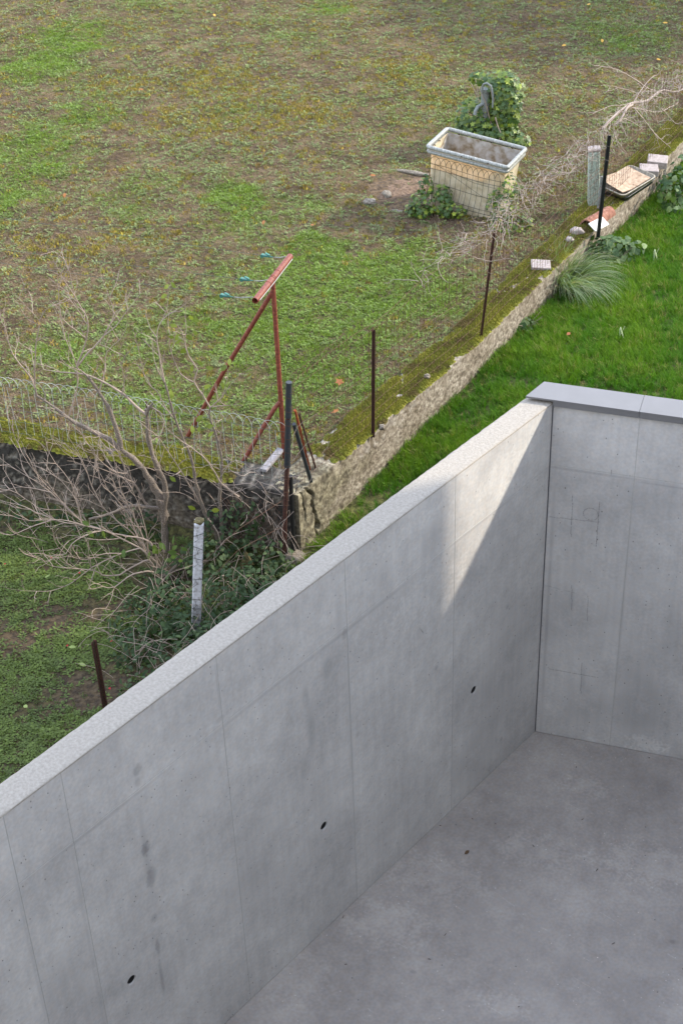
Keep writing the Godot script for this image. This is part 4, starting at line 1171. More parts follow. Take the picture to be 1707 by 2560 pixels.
# ---------------------------------------------------------------- fences, posts
func build_fences() -> void:
	var r := RandomNumberGenerator.new()
	r.seed = 91
	var run := []
	for p in OLD_EDGE: run.append(p)
	var inn := Vector3(-0.955, 0, -0.296)
	var fence := thing("rusty_fence", "rusty wire mesh fence on thin posts along the crumbling cream wall", "fence", Vector3(-0.82, WALL_TOP, -0.98))
	var back := Transform3D(Basis(), -fence.position)
	var sway := func(q: float, h: float) -> Vector3:
		var p := walk(run, q)
		var o := tone_noise.get_noise_2d(q * 0.9, h * 1.5 + 7.0) * 0.035 * (0.3 + h)
		return Vector3(p.x, WALL_TOP + h, p.y) + inn * (0.055 + o) + Vector3(0, tone_noise.get_noise_2d(q * 1.2, 99.0) * 0.03 * h, 0)
	var st := Shape.new()
	var q := 0.06
	while q < 9.4:
		var h := 0.90 + tone_noise.get_noise_2d(q * 1.5, 55.0) * 0.06
		var lean := r.randf_range(-0.012, 0.012)
		var pts := []
		for k in 5: pts.append(sway.call(q + lean * k, -0.01 + h * k / 4.0))
		st.tube(pts, 0.0016, 0.0016, 3, false)
		q += 0.055 + r.randf_range(-0.006, 0.006)
	for h in [0.03, 0.11, 0.20, 0.30, 0.42, 0.55, 0.70, 0.86]:
		var pts := []
		for k in 110: pts.append(sway.call(0.03 + k * 0.086, h + tone_noise.get_noise_2d(k * 0.12, h * 9.0) * 0.015))
		st.tube(pts, 0.0016, 0.0016, 3, false)
	for k in 12:       # bent-over hoops of the mesh near the corner
		var a := 0.06 + k * 0.055
		var pts := []
		for e in 7:
			var t := PI * e / 6.0
			pts.append(sway.call(a + 0.055 - cos(t) * 0.055, 0.90 + sin(t) * 0.10))
		st.tube(pts, 0.0022, 0.0022, 3, false)
	part("wire_mesh", st, M.rust_wire, fence, back)
	st = Shape.new()
	for h in [0.50, 0.93]:
		var pts := []
		for k in 60: pts.append(sway.call(0.05 + k * 0.16, h + sin(k * 0.7) * 0.01) + inn * -0.004)
		st.tube(pts, 0.0022, 0.0022, 4, false)
	part("tension_wire", st, M.rust_wire, fence, back)
	var posts := [[Vector3(-1.312, 3.46, 0.615), Vector3(-1.285, 4.459, 0.62), 0.0105, M.rust], [Vector3(-0.835, 3.46, -1.030), Vector3(-0.744, 4.492, -1.044), 0.0105, M.rust], [Vector3(-0.200, 3.46, -3.11), Vector3(-0.160, 4.502, -3.11), 0.015, M.black_paint]]
	for p in posts:
		st = Shape.new()
		var a: Vector3 = p[0]
		var b: Vector3 = p[1]
		var up := (b - a).normalized()
		var bas := Basis(Vector3.UP.cross(up).normalized() if Vector3.UP.cross(up).length() > 0.001 else Vector3.RIGHT, up, Vector3.ZERO)
		bas.z = bas.x.cross(bas.y)
		# angle-iron: two flanges
		var l := a.distance_to(b)
		var w: float = p[2] * 2.2
		st.block(Transform3D(bas, (a + b) * 0.5), Vector3(w, l, 0.005), 0.001)
		st.block(Transform3D(bas, (a + b) * 0.5 + bas.x * (w * 0.5 - 0.003) + bas.z * (w * 0.5)), Vector3(0.005, l - 0.012, w - 0.006), 0.001)
		st.tri(b + bas.x * w * 0.5, b + up * 0.035, b - bas.x * w * 0.5)
		part("post", st, p[3], fence, back)
	# green hooped mesh on the left wall
	fence = thing("hooped_wire_fence", "low grey-green hooped wire fence on the black-stained wall", "fence", Vector3(-3.2, WALL_TOP, 1.33))
	back = Transform3D(Basis(), -fence.position)
	st = Shape.new()
	var hoop := Shape.new()
	var lf := func(x: float, h: float) -> Vector3: return Vector3(x, WALL_TOP - 0.005 + h + tone_noise.get_noise_2d(x * 0.9, 77.0) * 0.03 * h, 1.335 + tone_noise.get_noise_2d(x * 0.7, h * 2.0) * 0.05 * h + 0.07 * smoothstep(-3.0, -1.7, x))
	var x := -1.72
	while x > -8.5:
		var pts := []
		var ln := r.randf_range(-0.01, 0.01)
		for k in 4: pts.append(lf.call(x + ln * k, 0.46 * k / 3.0))
		st.tube(pts, 0.0023, 0.0023, 3, false)
		pts = []
		for e in 9:
			var t := PI * e / 8.0
			pts.append(lf.call(x - 0.072 + cos(t) * 0.072, 0.46 + sin(t) * 0.085))
		st.tube(pts, 0.0021, 0.0021, 3, false)
		x -= 0.072
	part("hooped_wires", st, M.bare_wire, fence, back)
	for h in [0.02, 0.13, 0.25, 0.36, 0.46]:
		var pts := []
		for k in 70: pts.append(lf.call(-1.70 - k * 0.1, h + tone_noise.get_noise_2d(k * 0.2, h * 11.0) * 0.012))
		hoop.tube(pts, 0.0019, 0.0019, 3, false)
	part("cross_wires", hoop, M.green_wire, fence, back)
	for sx in [-2.89, -5.6, -7.9]:
		st = Shape.new()
		st.tube([Vector3(sx, 3.44, 1.32), Vector3(sx + 0.01, 4.0, 1.325)], 0.008, 0.007, 6)
		part("stake", st, M.rust, fence, back)

	# corner post with its plastic sleeve and stay
	var post := thing("corner_post", "red-brown corner post sleeved in grey plastic pipe at the wall corner", "post", Vector3(-1.729, 2.9, 1.62))
	back = Transform3D(Basis(), -post.position)
	st = Shape.new()
	st.tube([Vector3(-1.732, 2.86, 1.622), Vector3(-1.70, 3.4, 1.61), Vector3(-1.664, 3.84, 1.598), Vector3(-1.623, 4.50, 1.584)], 0.018, 0.018, 10)
	part("post", st, M.rust, post, back)
	st = Shape.new()
	for seg in [[Vector3(-1.667, 3.80, 1.599), Vector3(-1.640, 4.22, 1.590)], [Vector3(-1.639, 4.235, 1.590), Vector3(-1.621, 4.53, 1.583)]]:
		st.tube([seg[0], seg[1]], 0.0235, 0.0225, 12)
		st.tube([seg[0], seg[0] + (seg[1] - seg[0]).normalized() * 0.02], 0.0255, 0.0255, 12)
	part("sleeve", st, M.plastic_grey, post, back)
	st = Shape.new()
	st.tube([Vector3(-1.610, 4.16, 1.560), Vector3(-1.578, 3.50, 1.345)], 0.015, 0.015, 10)
	part("stay", st, M.plastic_grey, post, back)
	st = Shape.new()
	st.tube([Vector3(-1.655, 3.70, 1.572), Vector3(-1.664, 3.00, 1.578)], 0.017, 0.017, 8)
	part("rear_pipe", st, M.plastic_black, post, back)
	st = Shape.new()
	for k in 9:
		var t := k / 8.0
		var c := Vector3(-1.729, 2.92, 1.62).lerp(Vector3(-1.623, 4.5, 1.584), 0.35 + t * 0.6)
		var pts := []
		for e in 9: pts.append(c + Vector3(cos(e * 0.9) * 0.027, e * 0.006 - 0.02, sin(e * 0.9) * 0.027))
		st.tube(pts, 0.0016, 0.0016, 3, false)
	tag(part("binding_wire", st, M.rust_wire, post, back), "", "", "", "stuff")
	var bar := Shape.new()
	bar.tube([Vector3(-1.600, 4.27, 1.545), Vector3(-1.640, 3.49, 1.185)], 0.010, 0.010, 8)
	single("rusty_bar", bar, M.orange_rust, "orange rusty bar leaning behind the grey plastic stay", "bar")
	bar = Shape.new()
	bar.tube([Vector3(-1.575, 4.24, 1.535), Vector3(-1.605, 3.49, 1.150)], 0.008, 0.008, 8)
	single("rusty_rod", bar, M.rust, "thin dark rusty rod leaning beside the orange rusty bar", "rod")
	var foot := Shape.new()
	lump(foot, Vector3(-1.655, 2.94, 1.60), Vector3(0.085, 0.06, 0.07), 4, 0.25)
	single("concrete_footing", foot, M.stone, "small rough concrete footing at the foot of the corner post", "footing")
	var pl := Shape.new()
	var pb := Basis(Vector3(0.14, 0.02, -0.99).normalized(), Vector3.UP, Vector3.ZERO)
	pb.z = pb.x.cross(pb.y)
	pl.block(Transform3D(pb, Vector3(-1.95, 3.515, 1.17)), Vector3(0.30, 0.025, 0.055), 0.003)
	single("grey_board", pl, M.old_wood, "short grey board lying on the wall behind the corner post", "board")
	# torn chain link
	st = Shape.new()
	for k in 15:
		for sgn in [-1.0, 1.0]:
			var pts := []
			for e in 12:
				var u: float = (k * 0.048 - 0.12) + sgn * (e * 0.024 - 0.13)
				var hh := e * 0.036
				if u < -0.02 or u > 0.46: continue
				pts.append(Vector3(-2.20 + u + sin(hh * 9.0) * 0.02, 3.02 + hh + tone_noise.get_noise_2d(u * 3, hh * 3) * 0.04, 1.585 + sin(u * 14.0) * 0.025 + (0.004 if (e + k) % 2 == 0 else -0.004)))
			if pts.size() > 1: st.tube(pts, 0.0016, 0.0016, 3, false)
	single("chain_link_scrap", st, M.rust_wire, "torn rusty chain-link netting hanging against the dark wall by the corner post", "netting")
	# white post by the concrete wall
	post = thing("white_post", "flaking white concrete post tied with wire beside the concrete wall", "post", Vector3(-2.09, 2.83, 2.595))
	var up := (Vector3(-1.977, 3.955, 2.555) - Vector3(-2.087, 2.83, 2.597)).normalized()
	var bs := Basis(Vector3(0.94, 0, -0.33), up, Vector3.ZERO)
	bs.x = (bs.x - up * bs.x.dot(up)).normalized()
	bs.z = bs.x.cross(bs.y)
	st = Shape.new()
	st.block(Transform3D(bs, up * 0.555), Vector3(0.066, 1.11, 0.075), 0.008)
	part("shaft", st, M.white_post, post)
	st = Shape.new()
	lump(st, up * 1.112, Vector3(0.034, 0.012, 0.038), 8, 0.3)
	part("mossy_cap", st, M.mossy_stone, post)
	st = Shape.new()
	for h in [0.25, 0.42, 0.62, 0.80, 0.90, 1.02]:
		var pts := []
		for c in [Vector2(-0.037, -0.041), Vector2(0.037, -0.041), Vector2(0.037, 0.041), Vector2(-0.037, 0.041), Vector2(-0.037, -0.041)]: pts.append(bs * Vector3(c.x, h + r.randf_range(-0.02, 0.02), c.y))
		st.tube(pts, 0.002, 0.002, 4, false)
		st.tube([bs * Vector3(-0.01, h, 0.042), bs * Vector3(0.0, h - 0.03, 0.055), bs * Vector3(-0.03, h - 0.06, 0.05)], 0.0018, 0.0018, 3)
	for k in 9:
		st.tube([bs * Vector3(-0.033 + k * 0.008, 0.05 + r.randf() * 0.05, 0.041), bs * Vector3(-0.035 + k * 0.009, 0.36 + r.randf() * 0.06, 0.042)], 0.0013, 0.0013, 3, false)
	for k in 7: st.tube([bs * Vector3(-0.036, 0.08 + k * 0.045, 0.042), bs * Vector3(0.036, 0.07 + k * 0.047, 0.042)], 0.0013, 0.0013, 3, false)
	tag(part("binding_wire", st, M.dark_wire, post), "", "", "", "stuff")
	# strands from the white post to the low stake and the corner
	st = Shape.new()
	st.tube([Vector3(-2.03, 3.42, 2.60), Vector3(-2.22, 3.28, 3.0), Vector3(-2.42, 3.17, 3.44)], 0.0016, 0.0016, 3)
	st.tube([Vector3(-2.04, 3.30, 2.57), Vector3(-1.9, 3.35, 2.1), Vector3(-1.73, 3.25, 1.63)], 0.0016, 0.0016, 3)
	st.tube([Vector3(-2.03, 3.52, 2.57), Vector3(-1.88, 3.55, 2.1), Vector3(-1.71, 3.5, 1.63)], 0.0016, 0.0016, 3)
	single("fence_strands", st, M.rust_wire, "slack rusty wire strands running from the white post to the corner post", "wire")
	st = Shape.new()
	st.block(Transform3D(Basis(Vector3(0, 0, 1), 0.013), Vector3(-2.423, 3.17, 3.45)), Vector3(0.024, 0.66, 0.006), 0.001)
	st.block(Transform3D(Basis(Vector3(0, 0, 1), 0.013), Vector3(-2.437, 3.17, 3.466)), Vector3(0.005, 0.64, 0.026), 0.001)
	single("iron_stake", st, M.rust, "short dark rusty iron stake in the shaded grass left of the white post", "stake")
	st = Shape.new()
	var pk := Vector3(-1.962, 3.115, 1.815)
	var base := [Vector3(-2.03, 2.84, 1.86), Vector3(-1.90, 2.84, 1.83), Vector3(-1.90, 2.84, 1.74), Vector3(-2.01, 2.84, 1.75)]
	var mid := [Vector3(-2.005, 2.99, 1.845), Vector3(-1.920, 3.00, 1.825), Vector3(-1.930, 2.99, 1.765), Vector3(-1.995, 2.98, 1.77)]
	for k in 4:
		st.face_out([base[k], base[(k + 1) % 4], mid[(k + 1) % 4], mid[k]], Vector3(-1.96, 2.9, 1.8))
		st.face_out([mid[k], mid[(k + 1) % 4], pk], Vector3(-1.96, 2.95, 1.8))
	single("pointed_stone", st, M.mossy_stone, "upright pointed mossy stone among the brambles by the corner", "stone")

# rounded rough lump
func lump(st: Shape, at: Vector3, size: Vector3, seed_: int, rough: float) -> void:
	var rows := []
	for i in 9:
		var row := []
		for k in 13:
			var a := TAU * (k % 12) / 12.0
			var e := PI * (i / 8.0) - PI / 2
			var d := Vector3(cos(e) * cos(a), sin(e), -cos(e) * sin(a))
			d = Vector3(signf(d.x) * pow(absf(d.x), 0.75), signf(d.y) * pow(absf(d.y), 0.75), signf(d.z) * pow(absf(d.z), 0.75))
			row.append(at + d * size * (1.0 + rough * fine_noise.get_noise_3d(d.x * 0.25 + seed_, d.y * 0.25, d.z * 0.25)))
		rows.append(row)
	st.sheet(rows)

# ---------------------------------------------------------------- drying frame and its lines
func build_drying_frame() -> void:
	var frame := thing("drying_frame", "red steel clothes-drying frame with a T-bar on top and slanting braces", "drying frame", Vector3(-1.905, FIELD, 1.0))
	var st := Shape.new()
	var o := frame.position
	var top := Vector3(-1.922, 4.985, 0.985) - o
	st.tube([Vector3(0.0, -0.03, 0.015), Vector3(-0.008, 0.8, 0.0), top], 0.019, 0.0175, 14)
	part("post", st, M.red_steel, frame)
	st = Shape.new()
	var e0 := Vector3(-1.942, 4.995, 1.31) - o
	var e1 := Vector3(-1.902, 5.005, 0.64) - o
	st.tube([e0, e1], 0.024, 0.024, 16, false)
	var inner := Shape.new()
	inner.tube([e0, e1], 0.0205, 0.0205, 16, false)
	st.v.append_array(inner.v); st.n.append_array(inner.n); st.c.append_array(inner.c); st.uv.append_array(inner.uv)
	var off := st.v.size() - inner.v.size()
	for k in inner.ix: st.ix.append(k + off)
	for e in [e0, e1]:
		for k in 16:
			var a := TAU * k / 16.0
			var b := TAU * (k + 1) / 16.0
			var f := func(t: float, rr: float) -> Vector3: return e + Vector3(cos(t), sin(t), 0) * rr
			st.quad(f.call(a, 0.0205), f.call(b, 0.0205), f.call(b, 0.024), f.call(a, 0.024))
	for t in [0.36, 0.47, 0.50, 0.62]:
		var c: Vector3 = e0.lerp(e1, t)
		st.tube([c, c + (e1 - e0).normalized() * 0.008], 0.0265, 0.0265, 16)
	part("crossbar", st, M.red_steel, frame)
	st = Shape.new()
	st.tube([e0.lerp(e1, 0.04) + Vector3(0.024, -0.008, 0), e0.lerp(e1, 0.45) + Vector3(0.026, -0.01, 0), e0.lerp(e1, 0.97) + Vector3(0.024, -0.008, 0)], 0.003, 0.003, 5)
	part("hook_wire", st, M.bare_wire, frame)
	st = Shape.new()
	st.tube([Vector3(-1.924, 4.90, 0.985) - o, Vector3(-2.35, 4.17, 0.955) - o, Vector3(-2.752, 3.43, 0.93) - o], 0.0175, 0.0175, 12)
	part("brace", st, M.red_steel, frame)
	st = Shape.new()
	st.tube([Vector3(-1.90, 3.97, 1.0) - o, Vector3(-1.955, 3.90, 1.03) - o, Vector3(-2.20, 3.44, 1.17) - o], 0.0175, 0.0175, 12)
	part("brace", st, M.red_steel, frame)
	var far := frame.duplicate()
	far.name = numbered("drying_frame")
	add_child(far)
	far.position = Vector3(-11.6, FIELD, -0.1)
	far.rotation.y = PI
	tag(far, "second red drying frame holding the far ends of the clothes lines, outside the picture", "drying frame")
	var says := ["farthest clothes line, hooked to the high end of the red T-bar", "middle clothes line, hooked halfway along the red T-bar", "nearest clothes line, hooked to the open end of the red T-bar"]
	var starts := [Vector3(-1.925, 4.99, 0.66), Vector3(-1.945, 4.985, 1.02), Vector3(-1.965, 4.985, 1.285)]
	var bodies := [-2.09, -2.12, -2.18]
	for k in 3:
		var a: Vector3 = starts[k]
		var b: Vector3 = CLOTHESLINE_ENDS[k]
		var d := (b - a) / absf(b.x - a.x)
		var line := thing("clothes_line", says[k], "clothes line", a, 0.0, "clothes lines on the red frame")
		st = Shape.new()
		var pts := []
		var length := 9.55
		for e in 40:
			var t := e / 39.0
			pts.append(Vector3(d.x * t * length, -0.06 * sin(PI * t), d.z * t * length))
		st.tube(pts, 0.0014, 0.0014, 4)
		part("wire", st, M.green_wire, line)
		# plastic ratchet: spool, body, nose, strap
		var c := d * absf(bodies[k] - a.x)
		var bb := Basis(d.normalized(), Vector3.UP, Vector3.ZERO)
		bb.z = bb.x.cross(bb.y)
		var tt := Shape.new()
		tt.tube([c + bb.x * 0.030 - bb.z * 0.012, c + bb.x * 0.030 + bb.z * 0.012], 0.014, 0.014, 14)
		tt.block(Transform3D(bb, c + Vector3(0, 0.002, 0)), Vector3(0.045, 0.016, 0.022), 0.004)
		tt.block(Transform3D(bb * Basis(Vector3(0, 0, 1), 0.35), c - bb.x * 0.012 + Vector3(0, 0.018, 0)), Vector3(0.038, 0.007, 0.018), 0.002)
		tt.tube([c - bb.x * 0.02, c - bb.x * 0.06], 0.007, 0.003, 8)
		part("tensioner", tt, M.teal, line)
		tt = Shape.new()
		tt.tube([c - bb.x * 0.07, c - bb.x * 0.11 + Vector3(0, 0.004, 0), Vector3(0, 0.022, 0)], 0.0035, 0.003, 6)
		part("hook", tt, M.zinc, line)

# ---------------------------------------------------------------- trough, pump
func ring(l: float, w: float, rad: float, y: float) -> Array:
	var out := []
	for c in 4:
		var sx := 1.0 if c == 0 or c == 3 else -1.0
		var sz := 1.0 if c < 2 else -1.0
		for k in 5:
			var a := PI / 2 * c + PI / 2 * k / 4.0
			out.append(Vector3(sx * (l / 2 - rad) + cos(a) * rad, y, sz * (w / 2 - rad) + sin(a) * rad))
	out.append(out[0])
	return out

func build_trough_and_pump() -> void:
	var yaw := Basis(Vector3.UP, deg_to_rad(-8.74)) * Basis(Vector3(0, 0, 1), deg_to_rad(-5.0)) * Basis(Vector3(1, 0, 0), deg_to_rad(-2.36))
	var at := Transform3D(yaw, Vector3(-1.523, FIELD - 0.01, -3.531))
	var trough := thing("water_trough", "cream resin water trough with a rolled grey-green rim standing tilted in the field", "trough")
	trough.transform = at
	var st := Shape.new()
	var rows := []
	for k in 15:
		var t := k / 14.0
		var f := lerpf(0.884, 0.97, t)
		rows.append(ring(0.80 * f, 0.47 * f, 0.04, -0.05 + t * 0.63))
	rows.reverse()
	st.sheet(rows)
	part("tank", st, M.resin, trough)
	st = Shape.new()
	rows = []
	for k in 12:
		var t := k / 11.0
		var back_ring := ring(0.80 * lerpf(0.895, 0.968, t) - 0.014, 0.47 * lerpf(0.895, 0.968, t) - 0.014, 0.035, 0.08 + t * 0.50)
		var front_ring := ring(0.80 * lerpf(0.895, 0.942, t) - 0.014, 0.47 * lerpf(0.895, 0.942, t) - 0.014, 0.035, 0.08 + t * 0.31)
		var row := []
		for k2 in back_ring.size(): row.append(back_ring[k2] if back_ring[k2].z < 0.0 else front_ring[k2])
		rows.append(row)
	st.sheet(rows)
	part("added_liner", st, M.added_liner, trough)  # added inner sheet, stained grey; its low front lets sun glow through the resin
	st = Shape.new()
	var bottom := ring(0.80 * 0.90, 0.47 * 0.90, 0.05, 0.16)
	for k in bottom.size() - 1: st.tri(Vector3(0, 0.16, 0), bottom[k + 1], bottom[k])
	part("sediment", st, M.sludge, trough)
	st = Shape.new()
	st.tube(ring(0.825, 0.495, 0.03, 0.600), 0.021, 0.021, 8, false)
	st.tube(ring(0.812, 0.482, 0.03, 0.553), 0.020, 0.020, 8, false)
	part("rim", st, M.zinc, trough)
	for p in [Vector3(-0.05, 0.603, 0.262), Vector3(0.05, 0.602, 0.262), Vector3(0.22, 0.600, 0.262), Vector3(0.42, 0.60, 0.1), Vector3(-0.28, 0.58, -0.226), Vector3(-0.05, 0.58, -0.226), Vector3(0.06, 0.58, -0.226), Vector3(0.28, 0.58, -0.226), Vector3(-0.385, 0.575, 0.0), Vector3(-0.385, 0.575, 0.12)]:
		st = Shape.new()
		var out := Vector3(0, 0, signf(p.z)) if absf(p.x) < 0.35 else Vector3(signf(p.x), 0, 0)
		st.tube([p - out * 0.004, p + out * 0.012], 0.007, 0.006, 8)
		part("bolt", st, M.rust, trough)
	# wire edging leaning on its long side
	var edging := thing("wire_edging", "dark hooped wire edging leaning against the front of the cream trough", "wire edging")
	edging.transform = at
	st = Shape.new()
	var r := RandomNumberGenerator.new()
	r.seed = 12
	for k in 14:
		var x := -0.37 + k * 0.056
		st.tube([Vector3(x - 0.02 + r.randf_range(-0.008, 0.008), -0.04, 0.222), Vector3(x, 0.2, 0.232), Vector3(x + 0.004, 0.45, 0.252)], 0.0022, 0.0022, 4, false)
		if k < 13:
			var pts := []
			for e in 9:
				var t := PI * e / 8.0
				pts.append(Vector3(x + 0.056 - cos(t) * 0.056, 0.45 + sin(t) * 0.075, 0.252 + 0.004 * (k % 2)))
			st.tube(pts, 0.0022, 0.0022, 4, false)
	for h in [0.06, 0.10, 0.24, 0.39, 0.44]:
		var pts := []
		for k in 15: pts.append(Vector3(-0.385 + k * 0.056, h + sin(k * 0.5) * 0.006, 0.2235 + h * 0.065))
		st.tube(pts, 0.0022, 0.0022, 4, false)
	st.tube([Vector3(-0.39, 0.46, 0.256), Vector3(0.1, 0.36, 0.25), Vector3(0.4, 0.36, 0.25)], 0.0018, 0.0018, 3, false)
	st.tube([Vector3(-0.30, 0.45, 0.256), Vector3(0.2, 0.24, 0.245), Vector3(0.36, 0.22, 0.24)], 0.0018, 0.0018, 3, false)
	part("wires", st, M.dark_wire, edging)

	# hand pump swallowed by ivy
	var pump := thing("hand_pump", "old grey hand pump with a curved handle half hidden in ivy", "pump", Vector3(-1.715, FIELD - 0.02, -4.985))
	st = Shape.new()
	st.tube([Vector3(0, 0, 0), Vector3(0, 0.03, 0)], 0.09, 0.085, 14)
	st.tube([Vector3(0, 0.03, 0), Vector3(0, 0.36, 0)], 0.036, 0.034, 14)
	st.tube([Vector3(0, 0.36, 0), Vector3(-0.004, 0.57, 0)], 0.047, 0.045, 14)
	st.tube([Vector3(-0.004, 0.57, 0), Vector3(-0.006, 0.60, 0)], 0.053, 0.05, 14)
	part("barrel", st, M.iron, pump)
	st = Shape.new()
	st.tube([Vector3(-0.02, 0.44, 0.03), Vector3(-0.06, 0.43, 0.09), Vector3(-0.075, 0.40, 0.13), Vector3(-0.078, 0.36, 0.14)], 0.02, 0.018, 10)
	part("spout", st, M.iron, pump)
	st = Shape.new()
	st.tube([Vector3(-0.022, 0.585, 0.06), Vector3(-0.022, 0.64, 0.07), Vector3(-0.006, 0.676, 0.075), Vector3(0.03, 0.69, 0.08), Vector3(0.072, 0.665, 0.085), Vector3(0.097, 0.58, 0.095), Vector3(0.098, 0.44, 0.10)], 0.012, 0.009, 8)
	part("handle", st, M.iron, pump)
	var ivy := thing("ivy", "bright green ivy bush climbing over the hand pump behind the trough", "ivy", Vector3(-1.68, FIELD, -5.02))
	st = Shape.new()
	for k in 9:
		var a := k * 0.8
		st.tube([Vector3(cos(a) * 0.14, -0.02, sin(a) * 0.12), Vector3(cos(a + 0.4) * 0.09, 0.22, sin(a + 0.4) * 0.07), Vector3(cos(a + 1) * 0.12, 0.45, sin(a + 1) * 0.08), Vector3(cos(a + 1.3) * 0.2, 0.62, sin(a + 1.3) * 0.12)], 0.008, 0.003, 5)
	st.tube([Vector3(0.10, 0.33, 0.16), Vector3(0.13, 0.24, 0.17), Vector3(0.17, 0.15, 0.17), Vector3(0.14, 0.06, 0.16)], 0.007, 0.005, 5)
	part("stems", st, M.twig, ivy)
	leaf_mass(ivy, "foliage", M.ivy, 1500, 71, 1, 0.042, 0.074, [Vector3(0.14, 0.50, -0.05), Vector3(0.20, 0.24, 0.15)], [Vector3(0.16, 0.38, 0.0), Vector3(0.16, 0.34, 0.13)], [Vector3(-0.14, 0.20, 0.0), Vector3(0.20, 0.24, 0.16)], [Vector3(0.0, 0.10, 0.02), Vector3(0.32, 0.13, 0.2)], [Vector3(-0.12, 0.62, -0.1), Vector3(0.14, 0.06, 0.06)], [Vector3(0.32, 0.03, 0.05), Vector3(0.14, 0.08, 0.1)])
	ivy = thing("ivy", "dark ivy climbing the lower left front of the cream trough", "ivy", Vector3(-1.80, FIELD, -3.26))
	st = Shape.new()
	for k in 8: st.tube([Vector3(-0.12 + k * 0.05, -0.02, 0.06), Vector3(-0.14 + k * 0.055, 0.12, 0.01), Vector3(-0.15 + k * 0.06 + r.randf_range(-0.04, 0.04), 0.24 + r.randf() * 0.1, -0.02)], 0.004, 0.002, 4)
	part("stems", st, M.twig, ivy)
	leaf_mass(ivy, "foliage", M.ivy, 520, 72, 1, 0.028, 0.05, [Vector3(-0.04, 0.10, 0.03), Vector3(0.22, 0.14, 0.10)], [Vector3(-0.10, 0.26, -0.02), Vector3(0.07, 0.12, 0.05)], [Vector3(0.06, 0.20, -0.02), Vector3(0.09, 0.09, 0.05)], [Vector3(0.18, 0.07, 0.05), Vector3(0.14, 0.07, 0.07)], [Vector3(-0.14, 0.05, 0.08), Vector3(0.14, 0.08, 0.1)])
	ivy = thing("ivy", "green ivy covering the right corner of the trough beside the fence", "ivy", Vector3(-1.13, FIELD, -3.25))
	st = Shape.new()
	for k in 6: st.tube([Vector3(-0.03 + k * 0.03, -0.02, 0.05), Vector3(-0.03 + k * 0.03, 0.18, 0.0), Vector3(0.0 + k * 0.02, 0.36, -0.05)], 0.004, 0.002, 4)
	part("stems", st, M.twig, ivy)
	leaf_mass(ivy, "foliage", M.ivy, 380, 73, 1, 0.025, 0.045, [Vector3(0.02, 0.16, 0.02), Vector3(0.12, 0.18, 0.12)], [Vector3(0.05, 0.33, -0.05), Vector3(0.08, 0.14, 0.14)], [Vector3(-0.10, 0.17, 0.03), Vector3(0.06, 0.12, 0.05)], [Vector3(0.12, 0.05, 0.1), Vector3(0.2, 0.06, 0.2)], [Vector3(-0.06, 0.26, 0.02), Vector3(0.04, 0.1, 0.03)])
	# bare mound with flat stones
	var mound := Shape.new()
	rows = []
	for i in 15:
		var row := []
		for k in 25:
			var a := TAU * (k % 24) / 24.0
			var q := i / 14.0
			var wob := 1.0 + 0.2 * tone_noise.get_noise_2d(cos(a) * 1.2, sin(a) * 1.2)
			row.append(Vector3(-2.20 + cos(a) * 0.40 * q * wob, FIELD - 0.035 + 0.05 * (1.0 - q * q) + fine_noise.get_noise_2d(cos(a) * q * 0.4, sin(a) * q * 0.4) * 0.012, -3.66 - sin(a) * 0.46 * q * wob))
		rows.append(row)
	mound.sheet(rows)
	turn_over(mound)
	structure("bare_mound", mound, M.bare_soil)
	for q in [[Vector3(-2.49, 3.46, -3.34), Vector3(0.07, 0.022, 0.055), 0.4, "pale flat stone at the left tip of the bare soil mound"], [Vector3(-2.26, 3.458, -4.07), Vector3(0.19, 0.022, 0.03), -0.1, "long pale kerb stone along the back of the bare soil mound"], [Vector3(-2.36, 3.465, -3.52), Vector3(0.04, 0.03, 0.08), 0.6, "brownish stone half buried on the bare soil mound"], [Vector3(-2.17, 3.455, -3.20), Vector3(0.06, 0.02, 0.025), 0.0, "small pale stone at the near edge of the bare soil mound"]]:
		st = Shape.new()
		lump(st, Vector3.ZERO, q[1], int(q[0].x * 100), 0.5)
		var o := single("flat_stone", st, M.stone, q[3], "stone", "stones round the bare mound")
		o.position = q[0]
		o.rotation.y = q[2]

# leaves on the shells of a few ellipsoids given as [centre, radii]
func leaf_mass(parent: Node3D, called: String, m: Material, count: int, seed_: int, kind: int, s0: float, s1: float, b0: Array, b1: Array = [], b2: Array = [], b3: Array = [], b4: Array = [], b5: Array = [], tone := Color(0.045, 0.100, 0.022), bright := Color(0.30, 0.38, 0.045)) -> void:
	var r := RandomNumberGenerator.new()
	r.seed = seed_
	var st := Shape.new()
	st.with_color = true
	var blobs := [b0, b1, b2, b3, b4, b5].filter(func(b): return b.size() == 2)
	var total := 0.0
	for b in blobs: total += b[1].x * b[1].y + b[1].y * b[1].z + b[1].x * b[1].z
	for b in blobs:
		var share: float = (b[1].x * b[1].y + b[1].y * b[1].z + b[1].x * b[1].z) / total
		for k in int(count * share):
			var d := Vector3(r.randfn(), r.randfn(), r.randfn()).normalized()
			var rad := lerpf(0.55, 1.08, sqrt(r.randf()))
			var p: Vector3 = b[0] + Vector3(d.x * b[1].x, d.y * b[1].y, d.z * b[1].z) * rad
			if p.y < 0.005: p.y = 0.005 + r.randf() * 0.02
			var nrm := (d + Vector3(0.15, 0.7, 0.45) + Vector3(r.randf_range(-0.6, 0.6), r.randf_range(-0.4, 0.4), r.randf_range(-0.6, 0.6))).normalized()
			var t := r.randf()
			st.col = tone.lerp(bright, t * t * t) * r.randf_range(0.75, 1.2)
			add_leaf(st, p, nrm, r.randf() * TAU, r.randf_range(s0, s1), kind)
	part(called, st, m, parent)

